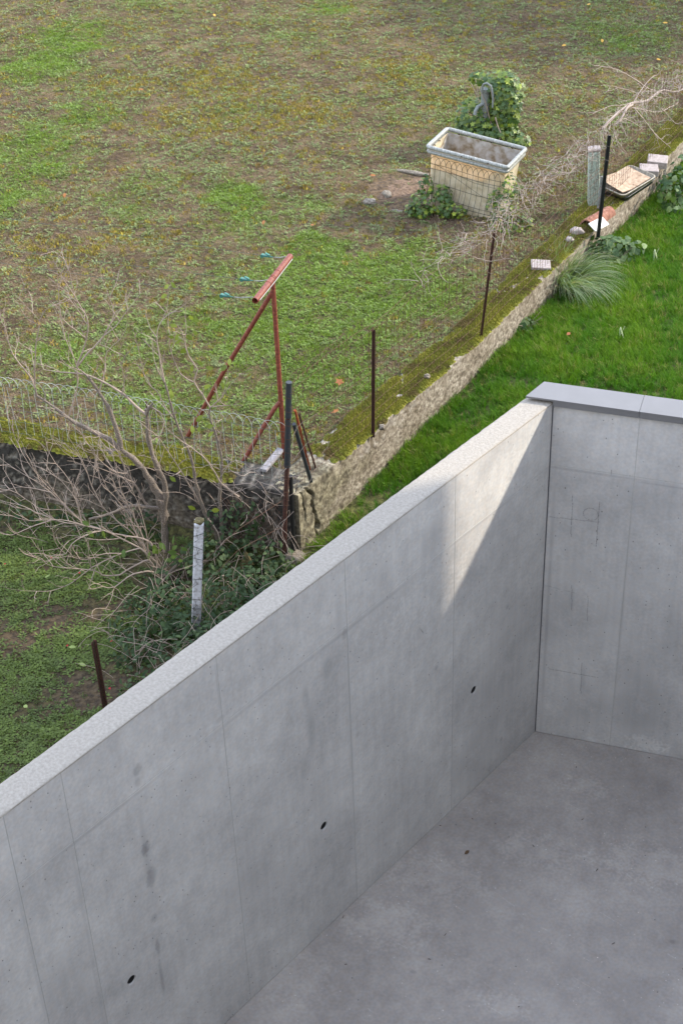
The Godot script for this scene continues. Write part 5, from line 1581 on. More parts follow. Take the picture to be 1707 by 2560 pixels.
# ---------------------------------------------------------------- things left on the old wall
func build_wall_top_things() -> void:
	var y := WALL_TOP
	var st := Shape.new()
	# upright concrete post with pale cap
	var post := thing("concrete_stub_post", "weathered grey-green concrete post with a pale cap behind the black fence post", "post", Vector3(-0.335, FIELD - 0.03, -3.72))
	st.block(Transform3D(Basis(Vector3.UP, 0.35) * Basis(Vector3(0, 0, 1), 0.05), Vector3(-0.018, 0.31, 0)), Vector3(0.105, 0.64, 0.09), 0.008)
	part("shaft", st, M.grey_post, post)
	st = Shape.new()
	st.block(Transform3D(Basis(Vector3.UP, 0.35) * Basis(Vector3(0, 0, 1), 0.05), Vector3(-0.035, 0.645, 0)), Vector3(0.125, 0.025, 0.105), 0.005)
	part("cap", st, M.white_tile, post)
	# two trays, one in the other, with a board
	var f := Basis(Vector3(0.85, 0.04, 0.527).normalized(), Vector3(-0.03, 0.995, 0.09).normalized(), Vector3.ZERO)
	f.x = (f.x - f.y * f.x.dot(f.y)).normalized()
	f.z = f.x.cross(f.y)
	for k in 2:
		var tray := thing("plastic_tray", ["shallow grey tray holding a bowed board on the old wall", "dark lower tray stacked under the grey tray on the old wall"][k], "tray", Vector3(-0.085, y + 0.055 - k * 0.042, -4.10 - k * 0.03))
		tray.basis = f * Basis(Vector3.UP, 0.05 * k)
		st = Shape.new()
		var l := 0.355
		var w := 0.50
		var rows := [ring(l, w, 0.05, 0.055), ring(l - 0.015, w - 0.015, 0.05, 0.062), ring(l - 0.03, w - 0.03, 0.045, 0.055), ring(l - 0.06, w - 0.06, 0.04, 0.01), ring(0.004, 0.004, 0.001, 0.008)]
		st.sheet(rows)
		var under := Shape.new()
		under.sheet([ring(0.004, 0.004, 0.001, 0.0), ring(l - 0.055, w - 0.055, 0.04, 0.0), ring(l, w, 0.05, 0.055)])
		var off := st.v.size()
		st.v.append_array(under.v); st.n.append_array(under.n); st.c.append_array(under.c); st.uv.append_array(under.uv)
		for q in under.ix: st.ix.append(q + off)
		part("basin", st, M.tray if k == 0 else M.plastic_grey, tray)
	st = Shape.new()
	var top := []
	var low := []
	for i in 9:
		var a := []
		var b := []
		for k in 9:
			var u := i / 8.0 - 0.5
			var v := k / 8.0 - 0.5
			var p := Vector3(u * 0.30 - 0.012, 0.055 + 0.09 * maxf(0.0, v - 0.05 - u * 0.3) - 0.02 * (u + 0.2) + 0.02 * u * u, v * 0.42 + 0.01)
			p = f * p + Vector3(-0.085, y + 0.055, -4.10)
			a.append(p)
			b.append(p - f.y * 0.006)
		top.append(a)
		low.append(b)
	top.reverse()
	st.sheet(top)
	st.sheet(low)
	single("bowed_board", st, M.board, "bowed stained beige board lying in the grey tray", "board")
	# pale paving slabs
	for q in [[Vector3(0.125, y + 0.045, -4.72), 0.10, Vector3(0.20, 0.07, 0.185), "pale square tile beyond its twin, at the far end of the tray"], [Vector3(0.07, y + 0.04, -4.515), 0.22, Vector3(0.185, 0.06, 0.17), "pale square tile between the tray and the farther tile"], [Vector3(-0.58, y + 0.018, -2.37), 0.25, Vector3(0.175, 0.03, 0.16), "single pale square tile lying alone on the mossy wall"]]:
		st = Shape.new()
		st.block(Transform3D(Basis(Vector3.UP, q[1]) * Basis(Vector3(0, 0, 1), -0.06), Vector3.ZERO), q[2], 0.004)
		var o := single("paving_tile", st, M.white_tile, q[3], "tile", "pale tiles left on the old wall")
		o.position = q[0]
	# barrel roof tile and white shard, brick bits
	st = Shape.new()
	var axis := Vector3(0.155, 0.02, -0.30).normalized()
	var across := axis.cross(Vector3.UP).normalized()
	for sgn in [1.0, -1.0]:
		var rows := []
		for i in 7:
			var row := []
			for k in 13:
				var a := PI * k / 12.0
				var rad: float = lerpf(0.078, 0.062, i / 6.0) + (0.0065 if sgn > 0 else -0.0065)
				row.append(axis * (i / 6.0 - 0.5) * 0.36 + across * cos(a) * rad + Vector3(0, sin(a) * rad, 0))
			rows.append(row)
		if sgn < 0: rows.reverse()
		st.sheet(rows)
	for e in [-0.5, 0.5]:
		var rad := 0.078 if e < 0 else 0.062
		for k in 12:
			var c: Vector3 = axis * e * 0.36
			var g := func(t: float, rr: float) -> Vector3: return c + across * cos(t) * rr + Vector3(0, sin(t) * rr, 0)
			st.face_out([g.call(PI * k / 12.0, rad - 0.0065), g.call(PI * (k + 1) / 12.0, rad - 0.0065), g.call(PI * (k + 1) / 12.0, rad + 0.0065), g.call(PI * k / 12.0, rad + 0.0065)], Vector3.ZERO)
	var tile := single("roof_tile", st, M.terracotta, "terracotta barrel roof tile lying on the old wall by the black post", "roof tile")
	tile.position = Vector3(-0.235, y + 0.0, -3.40)
	st = Shape.new()
	st.block(Transform3D(Basis(Vector3.UP, 1.05) * Basis(Vector3(1, 0, 0), 0.5), Vector3.ZERO), Vector3(0.20, 0.012, 0.105), 0.003)
	var sh := single("white_shard", st, M.frame_white, "white glazed shard propped against the terracotta roof tile", "shard")
	sh.position = Vector3(-0.205, y + 0.045, -3.235)
	for q in [[Vector3(-0.385, y + 0.02, -3.09), Vector3(0.065, 0.035, 0.05), "greyish brick lump on the wall left of the terracotta tile"], [Vector3(-0.42, y + 0.01, -2.93), Vector3(0.04, 0.025, 0.035), "small pinkish rubble lump below the greyish brick lump"], [Vector3(-1.255, y + 0.012, 0.52), Vector3(0.024, 0.02, 0.024), "small pinkish pebble on the moss beside the near fence post"], [Vector3(-1.10, y + 0.015, -0.28), Vector3(0.024, 0.022, 0.022), "small pale pebble on the moss between the two rusty posts"]]:
		st = Shape.new()
		lump(st, Vector3.ZERO, q[1], int(q[0].z * 100), 0.7)
		var o := single("rubble", st, M.white_tile if q[1].x > 0.03 else M.stone, q[2], "rubble", "rubble on the old wall")
		o.position = q[0]
	st = Shape.new()
	st.tube([Vector3(-0.27, y + 0.02, -3.62), Vector3(-0.262, y + 0.33, -3.66)], 0.022, 0.022, 10)
	single("grey_pipe", st, M.iron, "short upright grey pipe between the concrete post and the tray", "pipe")

# ---------------------------------------------------------------- bare shrubs and dead wood
func smooth_path(pts: Array, step: float, jitter: float, r: RandomNumberGenerator) -> Array:
	var out := []
	for i in pts.size() - 1:
		var p0: Vector3 = pts[maxi(i - 1, 0)]
		var p1: Vector3 = pts[i]
		var p2: Vector3 = pts[i + 1]
		var p3: Vector3 = pts[mini(i + 2, pts.size() - 1)]
		var m := maxi(1, int(p1.distance_to(p2) / step))
		for k in m:
			var q := p1.cubic_interpolate(p2, p0, p3, float(k) / m)
			if out.size() > 0: q += Vector3(r.randf_range(-1, 1), r.randf_range(-1, 1), r.randf_range(-1, 1)) * jitter
			out.append(q)
	out.append(pts[-1])
	return out

func twig(st: Shape, p: Vector3, d: Vector3, length: float, rad: float, depth: int, r: RandomNumberGenerator) -> void:
	var pts := [p]
	var m := maxi(3, int(length / 0.045))
	var dir := d
	for k in m:
		dir = (dir + Vector3(r.randf_range(-0.28, 0.28), r.randf_range(-0.2, 0.3), r.randf_range(-0.28, 0.28))).normalized()
		pts.append(pts[-1] + dir * (length / m))
		if depth > 0 and r.randf() < 0.55:
			var side := (dir + Vector3(r.randf_range(-1, 1), r.randf_range(-0.5, 0.8), r.randf_range(-1, 1)) * 0.9).normalized()
			twig(st, pts[-1], side, length * r.randf_range(0.3, 0.55), rad * 0.7, depth - 1, r)
	st.tube(pts, rad, rad * 0.5, 4, false)

func bare_shrub(called: String, label: String, limbs: Array, seed_: int, every: float, twig_len: float) -> Node3D:
	var r := RandomNumberGenerator.new()
	r.seed = seed_
	var base: Vector3 = limbs[0][2][0]
	var o := thing(called, label, "shrub", base)
	var tw := Shape.new()
	tw.with_color = true
	var along := 0.0
	for l in limbs:
		var pts := []
		for p in l[2]: pts.append(p - base)
		if l == limbs[0]: pts[0] -= Vector3(0, 0.05, 0)
		var path := smooth_path(pts, 0.045, minf(l[0] * 0.22, 0.003), r)
		var st := Shape.new()
		st.with_color = true
		var thick: bool = l[0] > 0.0155
		st.col = Color(0.80, 0.76, 0.74) if thick else Color.WHITE * r.randf_range(0.78, 1.12)
		st.tube(path, l[0] * (0.9 if thick else 0.75), l[1] * 0.6, 9 if thick else 6)
		if thick:
			for i in st.v.size():      # knots and ridges
				st.v[i] += st.n[i] * fine_noise.get_noise_3dv(st.v[i] * 2.0) * l[0] * 0.35
		part("trunk" if l[0] > 0.019 else "branch", st, M.bark if thick else M.twig, o)
		for i in range(2, path.size()):
			along += path[i].distance_to(path[i - 1])
			if along > every * r.randf_range(0.6, 1.4):
				along = 0.0
				var t: Vector3 = (path[i] - path[i - 1]).normalized()
				var side := Vector3(r.randf_range(-1, 1), r.randf_range(-0.4, 1.0), r.randf_range(-1, 1)).normalized()
				tw.col = Color.WHITE * r.randf_range(0.75, 1.15)
				twig(tw, path[i], (t * 0.8 + side * 0.9 + Vector3(-0.15, 0.15, 0)).normalized(), twig_len * r.randf_range(0.4, 1.2), 0.0030, 1 if r.randf() < 0.6 else 2, r)
		var tip: Vector3 = path[-1]
		if l[0] < 0.015: twig(tw, tip, (tip - path[-3]).normalized(), twig_len * 0.8, l[1] * 0.6, 1, r)
	tag(part("twigs", tw, M.twig, o), "", "", "", "stuff")
	return o

func hang_leaves(o: Node3D, spots: Array, seed_: int, size: float, c0: Color, c1: Color) -> void:
	var r := RandomNumberGenerator.new()
	r.seed = seed_
	for p in spots:
		var st := Shape.new()
		st.with_color = true
		st.col = c0.lerp(c1, r.randf()) * r.randf_range(0.8, 1.2)
		var n := Vector3(r.randf_range(-0.6, 0.6), r.randf_range(0.1, 0.8), r.randf_range(0.3, 1.0)).normalized()
		add_leaf(st, Vector3.ZERO, n, r.randf() * TAU, size * r.randf_range(0.75, 1.25), 0)
		part("leaf", st, M.plant, o, Transform3D(Basis(), p - o.position))

func build_woody_plants() -> void:
	var a := bare_shrub("bare_tree", "leaning bare tree with a thick grey trunk in front of the black-stained wall", LIMBS_WALL_TREE, 301, 0.10, 0.20)
	a.set_meta("category", "tree")
	var b := bare_shrub("bare_sapling", "upright bare sapling with a few yellow-green leaves behind the white post", LIMBS_POST_TREE, 302, 0.15, 0.16)
	b.set_meta("category", "sapling")
	hang_leaves(b, TWIG_LEAVES, 41, 0.060, Color(0.20, 0.24, 0.03), Color(0.12, 0.17, 0.03))
	var c := bare_shrub("bare_bush", "low bare bush fanning its branches left over the shaded grass", LIMBS_LOW_SHRUB, 303, 0.065, 0.23)
	hang_leaves(c, SHRUB_LEAVES, 42, 0.065, Color(0.13, 0.19, 0.03), Color(0.08, 0.14, 0.03))
	# cut branch thrown over the fence
	var r := RandomNumberGenerator.new()
	r.seed = 55
	var base: Vector3 = DEAD_BRANCH[0][2][0]
	var o := thing("dead_branch", "pale dead branch thrown over the fence at the far right", "branch", base)
	var tw := Shape.new()
	for l in DEAD_BRANCH:
		var pts := []
		for p in l[2]: pts.append(p - base)
		var path := smooth_path(pts, 0.06, 0.003, r)
		var st := Shape.new()
		st.tube(path, l[0] * 0.72, l[1] * 0.72, 6)
		part("limb", st, M.dry_twig, o)
		for i in range(1, path.size(), 3): twig(tw, path[i], (path[i] - path[i - 1]).normalized() + Vector3(r.randf_range(-1, 1), r.randf_range(-0.6, 0.9), r.randf_range(-1, 1)) * 0.8, r.randf_range(0.06, 0.2), 0.0022, 1, r)
	tag(part("twigs", tw, M.dry_twig, o), "", "", "", "stuff")
	# dry creepers tangled in the top of the fence
	var vine := thing("dry_creeper", "tangled dry grey creeper draped over the top of the rusty fence", "creeper", VINE_PATH[3])
	var st := Shape.new()
	for k in 430:
		var t := pow(r.randf(), 0.9) * (VINE_PATH.size() - 1.001)
		if t < 2.0 and r.randf() < 0.6: continue
		var i := int(t)
		var p: Vector3 = VINE_PATH[i].lerp(VINE_PATH[i + 1], t - i) - VINE_PATH[3]
		var run: Vector3 = (VINE_PATH[i + 1] - VINE_PATH[i]).normalized()
		p += Vector3(r.randf_range(-0.06, 0.06), r.randf_range(-0.14, 0.05), r.randf_range(-0.06, 0.06))
		var d := (run * (1.0 if r.randf() < 0.5 else -1.0) + Vector3(r.randf_range(-0.7, 0.7), r.randf_range(-0.9, 0.5), r.randf_range(-0.7, 0.7))).normalized()
		var pts := [p]
		for e in r.randi_range(4, 9):
			d = (d + Vector3(r.randf_range(-0.6, 0.6), r.randf_range(-0.65, 0.55), r.randf_range(-0.6, 0.6))).normalized()
			pts.append(pts[-1] + d * 0.04)
		st.tube(pts, r.randf_range(0.0012, 0.0030), 0.0011, 4, false)
	part("stems", st, M.dry_twig, vine)
	leaf_mass(vine, "withered_leaves", M.plant, 170, 74, 0, 0.015, 0.03, [Vector3(0.03, -0.12, -0.2), Vector3(0.12, 0.16, 0.5)], [Vector3(0.2, -0.1, -0.9), Vector3(0.12, 0.12, 0.5)], [], [], [], [], Color(0.16, 0.11, 0.06), Color(0.30, 0.24, 0.14))
	vine = thing("dry_creeper", "thin dry creeper stems hanging round the sleeved corner post", "creeper", Vector3(-1.75, 3.2, 1.63))
	st = Shape.new()
	for k in 70:
		var p := Vector3(r.randf_range(-0.35, 0.14), r.randf_range(-0.2, 0.75), r.randf_range(-0.08, 0.06))
		var d := Vector3(r.randf_range(-0.6, 0.6), r.randf_range(-1, 0.8), r.randf_range(-0.3, 0.3)).normalized()
		var pts := [p]
		for e in r.randi_range(4, 12):
			d = (d + Vector3(r.randf_range(-0.4, 0.4), r.randf_range(-0.45, 0.35), r.randf_range(-0.3, 0.3))).normalized()
			pts.append(pts[-1] + d * 0.045)
		st.tube(pts, r.randf_range(0.0015, 0.003), 0.0012, 4, false)
	part("stems", st, M.dry_twig, vine)

# ---------------------------------------------------------------- brambles, clump grass, broad-leaved weeds
func bramble(label: String, at: Vector3, seed_: int, count: int, b0: Array, b1: Array, b2: Array, b3: Array, size := 0.042) -> void:
	var r := RandomNumberGenerator.new()
	r.seed = seed_
	var o := thing("bramble", label, "bramble", at, 0.0, "brambles between the walls")
	var st := Shape.new()
	for k in 26:
		var p := Vector3(r.randf_range(-0.25, 0.25), -0.02, r.randf_range(-0.25, 0.25))
		var d := Vector3(r.randf_range(-0.7, 0.7), 1.0, r.randf_range(-0.7, 0.7)).normalized()
		var pts := [p]
		for e in r.randi_range(5, 10):
			d = (d + Vector3(r.randf_range(-0.3, 0.3), -0.16, r.randf_range(-0.3, 0.3))).normalized()
			pts.append(pts[-1] + d * 0.055)
		st.tube(pts, 0.0028, 0.0015, 4, false)
	part("stems", st, M.twig, o)
	leaf_mass(o, "foliage", M.plant, count, seed_ + 1, 0, size * 0.7, size * 1.4, b0, b1, b2, b3, [], [], Color(0.030, 0.062, 0.020), Color(0.085, 0.13, 0.045))

func build_leafy_plants() -> void:
	bramble("dark bramble at the foot of the corner post by the pointed stone", Vector3(-1.92, 2.90, 1.72), 501, 620, [Vector3(0.05, 0.10, 0.0), Vector3(0.24, 0.16, 0.14)], [Vector3(-0.25, 0.20, -0.06), Vector3(0.22, 0.24, 0.10)], [Vector3(0.10, 0.05, 0.16), Vector3(0.24, 0.10, 0.2)], [Vector3(-0.12, 0.36, -0.12), Vector3(0.16, 0.14, 0.06)])
	bramble("dark bramble around the foot of the flaking white post", Vector3(-2.05, 2.87, 2.45), 503, 620, [Vector3(0.0, 0.10, 0.0), Vector3(0.24, 0.16, 0.3)], [Vector3(0.10, 0.22, -0.12), Vector3(0.16, 0.2, 0.2)], [Vector3(-0.15, 0.08, 0.12), Vector3(0.16, 0.12, 0.2)], [Vector3(0.15, 0.12, 0.3), Vector3(0.12, 0.14, 0.2)])
	bramble("dark bramble under the stub of the low bare bush", Vector3(-2.42, 2.87, 2.12), 505, 560, [Vector3(0.0, 0.08, 0.0), Vector3(0.26, 0.14, 0.22)], [Vector3(0.18, 0.16, -0.18), Vector3(0.2, 0.2, 0.16)], [Vector3(-0.1, 0.06, 0.22), Vector3(0.2, 0.08, 0.16)], [])
	bramble("dark trailing bramble in the hollow between the white post and the pointed stone", Vector3(-1.78, 2.88, 2.10), 507, 560, [Vector3(0.0, 0.08, 0.0), Vector3(0.24, 0.12, 0.3)], [Vector3(-0.08, 0.05, -0.2), Vector3(0.2, 0.1, 0.2)], [Vector3(0.05, 0.1, 0.3), Vector3(0.15, 0.14, 0.2)], [])
	bramble("dark low bramble beside the rusty iron stake", Vector3(-2.28, 2.87, 2.98), 509, 420, [Vector3(0.05, 0.06, 0.0), Vector3(0.26, 0.09, 0.32)], [Vector3(0.2, 0.10, -0.1), Vector3(0.2, 0.14, 0.3)], [Vector3(0.1, 0.06, 0.35), Vector3(0.2, 0.1, 0.2)], [])
	bramble("leafy weeds at the foot of the black-stained wall left of the bare tree", Vector3(-3.45, 2.87, 1.60), 511, 420, [Vector3(0.2, 0.06, 0.0), Vector3(0.4, 0.10, 0.12)], [Vector3(-0.45, 0.05, 0.0), Vector3(0.35, 0.08, 0.12)], [Vector3(0.55, 0.12, 0.0), Vector3(0.2, 0.16, 0.1)], [])
	bramble("dark bramble between the rusty iron stake and the low bare bush", Vector3(-2.55, 2.87, 2.55), 513, 520, [Vector3(0.05, 0.07, 0.0), Vector3(0.26, 0.11, 0.3)], [Vector3(0.22, 0.12, -0.05), Vector3(0.2, 0.16, 0.24)], [Vector3(0.1, 0.06, 0.3), Vector3(0.2, 0.1, 0.2)], [])
	bramble("dark bramble against the outer face of the concrete wall below the white post", Vector3(-1.88, 2.87, 2.75), 515, 520, [Vector3(0.0, 0.10, 0.0), Vector3(0.22, 0.15, 0.35)], [Vector3(-0.1, 0.08, 0.3), Vector3(0.2, 0.12, 0.25)], [Vector3(0.08, 0.14, -0.3), Vector3(0.2, 0.16, 0.25)], [])
	# long grass clump hanging off the wall
	var r := RandomNumberGenerator.new()
	r.seed = 61
	var clump := thing("grass_clump", "big clump of long arching grass blades at the foot of the old wall", "grass clump", Vector3(-0.36, 3.22, -2.62))
	var st := Shape.new()
	st.with_color = true
	for k in 900:
		var a := r.randf() * TAU
		var p := Vector3(cos(a) * 0.13 * sqrt(r.randf()), -0.02, sin(a) * 0.17 * sqrt(r.randf()))
		var d := Vector3(cos(a) * 0.45 + 0.40 + r.randf_range(-0.3, 0.3), 1.05, sin(a) * 0.45 + 0.15 + r.randf_range(-0.3, 0.3)).normalized()
		var length := r.randf_range(0.20, 0.60)
		var w := r.randf_range(0.0022, 0.0038)
		var c := Color(0.120, 0.190, 0.075).lerp(Color(0.36, 0.44, 0.28), pow(r.randf(), 1.6))
		if r.randf() < 0.08: c = Color(0.42, 0.40, 0.28)
		st.col = c
		var side := d.cross(Vector3(r.randf_range(-1, 1), 0.2, r.randf_range(-1, 1))).normalized()
		var rows := []
		for e in 7:
			var t := e / 6.0
			rows.append([p - side * w * (1.0 - t * 0.85), p + side * w * (1.0 - t * 0.85)])
			d = (d + Vector3(0.04 + r.randf_range(-0.07, 0.07), -0.30 * (0.4 + t), 0.02 + r.randf_range(-0.07, 0.07))).normalized()
			p += d * length / 6.0
		st.sheet(rows)
	part("blades", st, M.plant, clump)
	# broad-leaved plants along the wall foot
	for q in [["broad-leaved creeper hanging over the old wall behind the grass clump", Vector3(-0.03, 3.20, -3.22), 601, 170, 0.062, [Vector3(0.0, 0.10, 0.0), Vector3(0.20, 0.12, 0.16)], [Vector3(-0.12, 0.17, 0.05), Vector3(0.12, 0.08, 0.10)], [Vector3(0.14, 0.06, -0.10), Vector3(0.12, 0.08, 0.12)]], ["broad-leaved creeper hanging over the old wall at the right picture edge", Vector3(0.32, 3.20, -4.55), 603, 190, 0.062, [Vector3(0.0, 0.16, 0.0), Vector3(0.16, 0.16, 0.28)], [Vector3(0.1, 0.2, -0.35), Vector3(0.16, 0.16, 0.25)], [Vector3(0.05, 0.05, 0.2), Vector3(0.1, 0.06, 0.1)]], ["dark rosette of round leaves at the wall foot below the second rusty post", Vector3(-0.60, 3.17, -1.80), 605, 70, 0.055, [Vector3(0.0, 0.04, 0.0), Vector3(0.10, 0.06, 0.14)], [], []]]:
		var o := thing("broadleaf_weed", q[0], "weed", q[1], 0.0, "broad-leaved plants at the old wall")
		st = Shape.new()
		for k in 14:
			var a := k * 1.7
			st.tube([Vector3(cos(a) * 0.05, -0.02, sin(a) * 0.05), Vector3(cos(a) * 0.09, 0.08, sin(a) * 0.09), Vector3(cos(a) * 0.16, 0.14, sin(a) * 0.18)], 0.003, 0.0015, 4, false)
		part("stems", st, M.twig, o)
		leaf_mass(o, "foliage", M.plant, q[3], q[2], 2, q[4] * 0.6, q[4] * 1.2, q[5], q[6], q[7], [], [], [], Color(0.055, 0.11, 0.04), Color(0.20, 0.27, 0.12))
	for q in [[Vector3(0.345, 3.20, -3.30), "small pale silvery weed in the lawn below the far creeper"], [Vector3(0.27, 3.20, -1.80), "small pale silvery weed in the lawn near the metal coping"]]:
		var o := thing("silvery_weed", q[1], "weed", q[0], 0.0, "silvery weeds in the lawn")
		st = Shape.new()
		st.with_color = true
		for k in 40:
			var t := k / 40.0
			var a := k * 2.1
			st.col = Color(0.30, 0.36, 0.22) * r.randf_range(0.8, 1.3)
			add_leaf(st, Vector3(cos(a) * 0.02 + (k % 3 - 1) * 0.03 * t, 0.02 + t * 0.10, sin(a) * 0.02), Vector3(cos(a) * 0.4, 0.8, sin(a) * 0.4).normalized(), a, 0.022, 0)
		part("foliage", st, M.plant, o)

# ---------------------------------------------------------------- grass and small weeds
func tuft(blades: int, l0: float, l1: float, spread: float, width: float, flop: float, seed_: int) -> ArrayMesh:
	var r := RandomNumberGenerator.new()
	r.seed = seed_
	var st := Shape.new()
	st.with_color = true
	for k in blades:
		var a := r.randf() * TAU
		var rad := sqrt(r.randf()) * spread
		var p := Vector3(cos(a) * rad, -0.006, sin(a) * rad)
		var b := r.randf() * TAU
		var f := flop * r.randf_range(0.3, 1.4)
		var l := r.randf_range(l0, l1)
		var d := Vector3(cos(b) * f, 1.0, sin(b) * f).normalized()
		var side := d.cross(Vector3(cos(b + 0.6), 0.1, sin(b + 0.6))).normalized() * width * r.randf_range(0.7, 1.2)
		var m := p + d * l * 0.55
		var tip := m + (d + Vector3(cos(b) * f * 0.7, -0.35 * f, sin(b) * f * 0.7)).normalized() * l * 0.45
		st.col = Color.WHITE * r.randf_range(0.72, 1.25)
		st.quad(p - side, p + side, m + side * 0.8, m - side * 0.8)
		st.tri(m - side * 0.8, m + side * 0.8, tip)
	return st.mesh(M.plant)

func rosette(leaves: int, size: float, seed_: int) -> ArrayMesh:
	var r := RandomNumberGenerator.new()
	r.seed = seed_
	var st := Shape.new()
	st.with_color = true
	for k in leaves:
		var a := TAU * k / leaves + r.randf_range(-0.4, 0.4)
		var l := size * r.randf_range(0.6, 1.2)
		var u := Vector3(cos(a), r.randf_range(0.15, 0.9), sin(a)).normalized()
		var w := u.cross(Vector3.UP).normalized() * l * 0.23
		var p := Vector3(cos(a), 0, sin(a)) * size * 0.12 + Vector3(r.randf_range(-1, 1) * size * 0.4, 0, r.randf_range(-1, 1) * size * 0.4)
		var m := p + u * l * 0.55 + Vector3(0, l * 0.06, 0)
		var tip := p + u * l - Vector3(0, l * 0.12, 0)
		st.col = Color.WHITE * r.randf_range(0.72, 1.25)
		st.tri(p, m + w, m - w)
		st.tri(m - w, m + w, tip)
	return st.mesh(M.plant)

func spot(x: float, y: float, z: float, sc: float, r: RandomNumberGenerator) -> Transform3D:
	return Transform3D(Basis(Vector3.UP, r.randf() * TAU).scaled(Vector3(sc, sc * r.randf_range(0.75, 1.3), sc)), Vector3(x, y, z))

func build_grass() -> void:
	var r := RandomNumberGenerator.new()
	r.seed = 1001
	# field: short mown turf of grass, dry straw, small rosettes and moss
	var grass := [[], [], []]
	var gcol := [PackedColorArray(), PackedColorArray(), PackedColorArray()]
	var straw := []
	var scol := PackedColorArray()
	var weeds := [[], []]
	var wcol := [PackedColorArray(), PackedColorArray()]
	var moss := []
	var mcol := PackedColorArray()
	var placed := 0
	while placed < 250000:
		var x := r.randf_range(-11.0, 2.0)
		var z := r.randf_range(-12.5, 1.2)
		if not in_field(x, z, 0.0): continue
		var left := lerpf(-4.9, -9.4, clampf((1.1 - z) / 8.8, 0.0, 1.2))
		if (x < left or z < -10.2) and r.randf() > 0.25: continue
		placed += 1
		var bare := Vector2((x + 2.20) / 0.42, (z + 3.66) / 0.48).length()
		if bare < 0.9 + fine_noise.get_noise_2d(x, z) * 0.3 and r.randf() > 0.06: continue
		var g := greenness(x, z)
		var y := field_level(x, z)
		var fn := fine_noise.get_noise_2d(x * 0.35, z * 0.35)
		var pick := r.randf()
		if pick < 0.10 + 0.14 * g + fn * 0.1:
			var k := r.randi() % 2
			weeds[k].append(spot(x, y, z, r.randf_range(0.7, 1.6), r))
			wcol[k].append(Color(0.215, 0.250, 0.105).lerp(Color(0.175, 0.255, 0.048), clampf(g + r.randf_range(-0.35, 0.35), 0, 1)) * r.randf_range(0.75, 1.25))
		elif pick < 0.20 + 0.64 * g + fn * 0.25:
			var k := r.randi() % 3
			grass[k].append(spot(x, y, z, r.randf_range(0.6, 1.15) * (0.85 + 0.35 * g), r))
			gcol[k].append(Color(0.215, 0.215, 0.070).lerp(Color(0.185, 0.285, 0.028), clampf(g * 1.15 + r.randf_range(-0.3, 0.3), 0, 1)) * r.randf_range(0.75, 1.25))
		elif r.randf() < 0.02 + 0.16 * mossiness(x, z) + maxf(0.0, tone_noise.get_noise_2d(x * 3.0 + 7.0, z * 3.0)) * 0.10:
			moss.append(spot(x, y + 0.002, z, r.randf_range(0.9, 1.9), r))
			mcol.append(Color(0.30, 0.29, 0.035).lerp(Color(0.34, 0.24, 0.05), r.randf()) * r.randf_range(0.7, 1.15))
		else:
			straw.append(spot(x, y, z, r.randf_range(0.6, 1.2), r))
			scol.append(Color(0.390, 0.290, 0.205).lerp(Color(0.180, 0.124, 0.092), clampf(0.5 + tone_noise.get_noise_2d(x * 2.0 + 3.0, z * 2.0) + r.randf_range(-0.4, 0.4), 0, 1)) * r.randf_range(0.75, 1.2))
	var turf := thing("field_turf", "short patchy green and straw-brown turf covering the field", "turf")
	turf.set_meta("kind", "stuff")
	for k in 3: scatter("grass", tuft(11, 0.018, 0.040, 0.024, 0.0019, 0.9, 700 + k), grass[k], gcol[k], turf)
	scatter("straw", tuft(12, 0.018, 0.038, 0.026, 0.0017, 0.9, 710), straw, scol, turf)
	for k in 2: scatter("small_weeds", rosette(9, 0.026, 720 + k), weeds[k], wcol[k], turf)
	var ms := Shape.new()
	ms.with_color = true
	for k in 20:
		var a := r.randf() * TAU
		var rad := sqrt(r.randf()) * 0.026
		ms.col = Color.WHITE * r.randf_range(0.7, 1.2)
		var p := Vector3(cos(a) * rad, -0.003, sin(a) * rad)
		var side := Vector3(cos(a + 1.3), 0, sin(a + 1.3)) * 0.005
		ms.tri(p - side, p + side, p + Vector3(r.randf_range(-0.008, 0.008), 0.014, r.randf_range(-0.008, 0.008)))
	scatter("ground_moss", ms.mesh(M.moss), moss, mcol, turf)

	# lush lawn between the old wall and the yard
	var lawn := [[], [], []]
	var lcol := [PackedColorArray(), PackedColorArray(), PackedColorArray()]
	placed = 0
	while placed < 38000:
		var x := r.randf_range(-1.75, 4.0)
		var z := r.randf_range(-8.5, 1.75)
		if in_yard(x, z, 0.015) or x < old_edge_x(z) + 0.02: continue
		if x > 1.5 and r.randf() > 0.2: continue
		placed += 1
		var t := tone_noise.get_noise_2d(x * 1.2, z * 1.2)
		var corner := smoothstep(0.3, 1.1, z)
		if r.randf() < corner * 0.75: continue
		if t < -0.30 and r.randf() < 0.5: continue
		var k := r.randi() % 3
		var sc := r.randf_range(0.75, 1.2) * (1.0 + t * 0.35)
		lawn[k].append(spot(x, ground_level(x, z), z, sc, r))
		var c := Color(0.072, 0.215, 0.010).lerp(Color(0.170, 0.300, 0.014), clampf(0.5 + t * 1.1 + r.randf_range(-0.3, 0.3), 0, 1))
		if r.randf() < 0.07: c = Color(0.34, 0.32, 0.12)
		lcol[k].append(c * r.randf_range(0.8, 1.15))
	var lush := thing("lawn_grass", "lush bright green lawn grass between the old wall and the concrete yard", "grass")
	lush.set_meta("kind", "stuff")
	for k in 3: scatter("grass", tuft(13, 0.035, 0.100, 0.026, 0.0019, 0.65, 730 + k), lawn[k], lcol[k], lush)

	# low weedy ground in the shade
	var low := [[], [], []]
	var wc := [PackedColorArray(), PackedColorArray(), PackedColorArray()]
	placed = 0
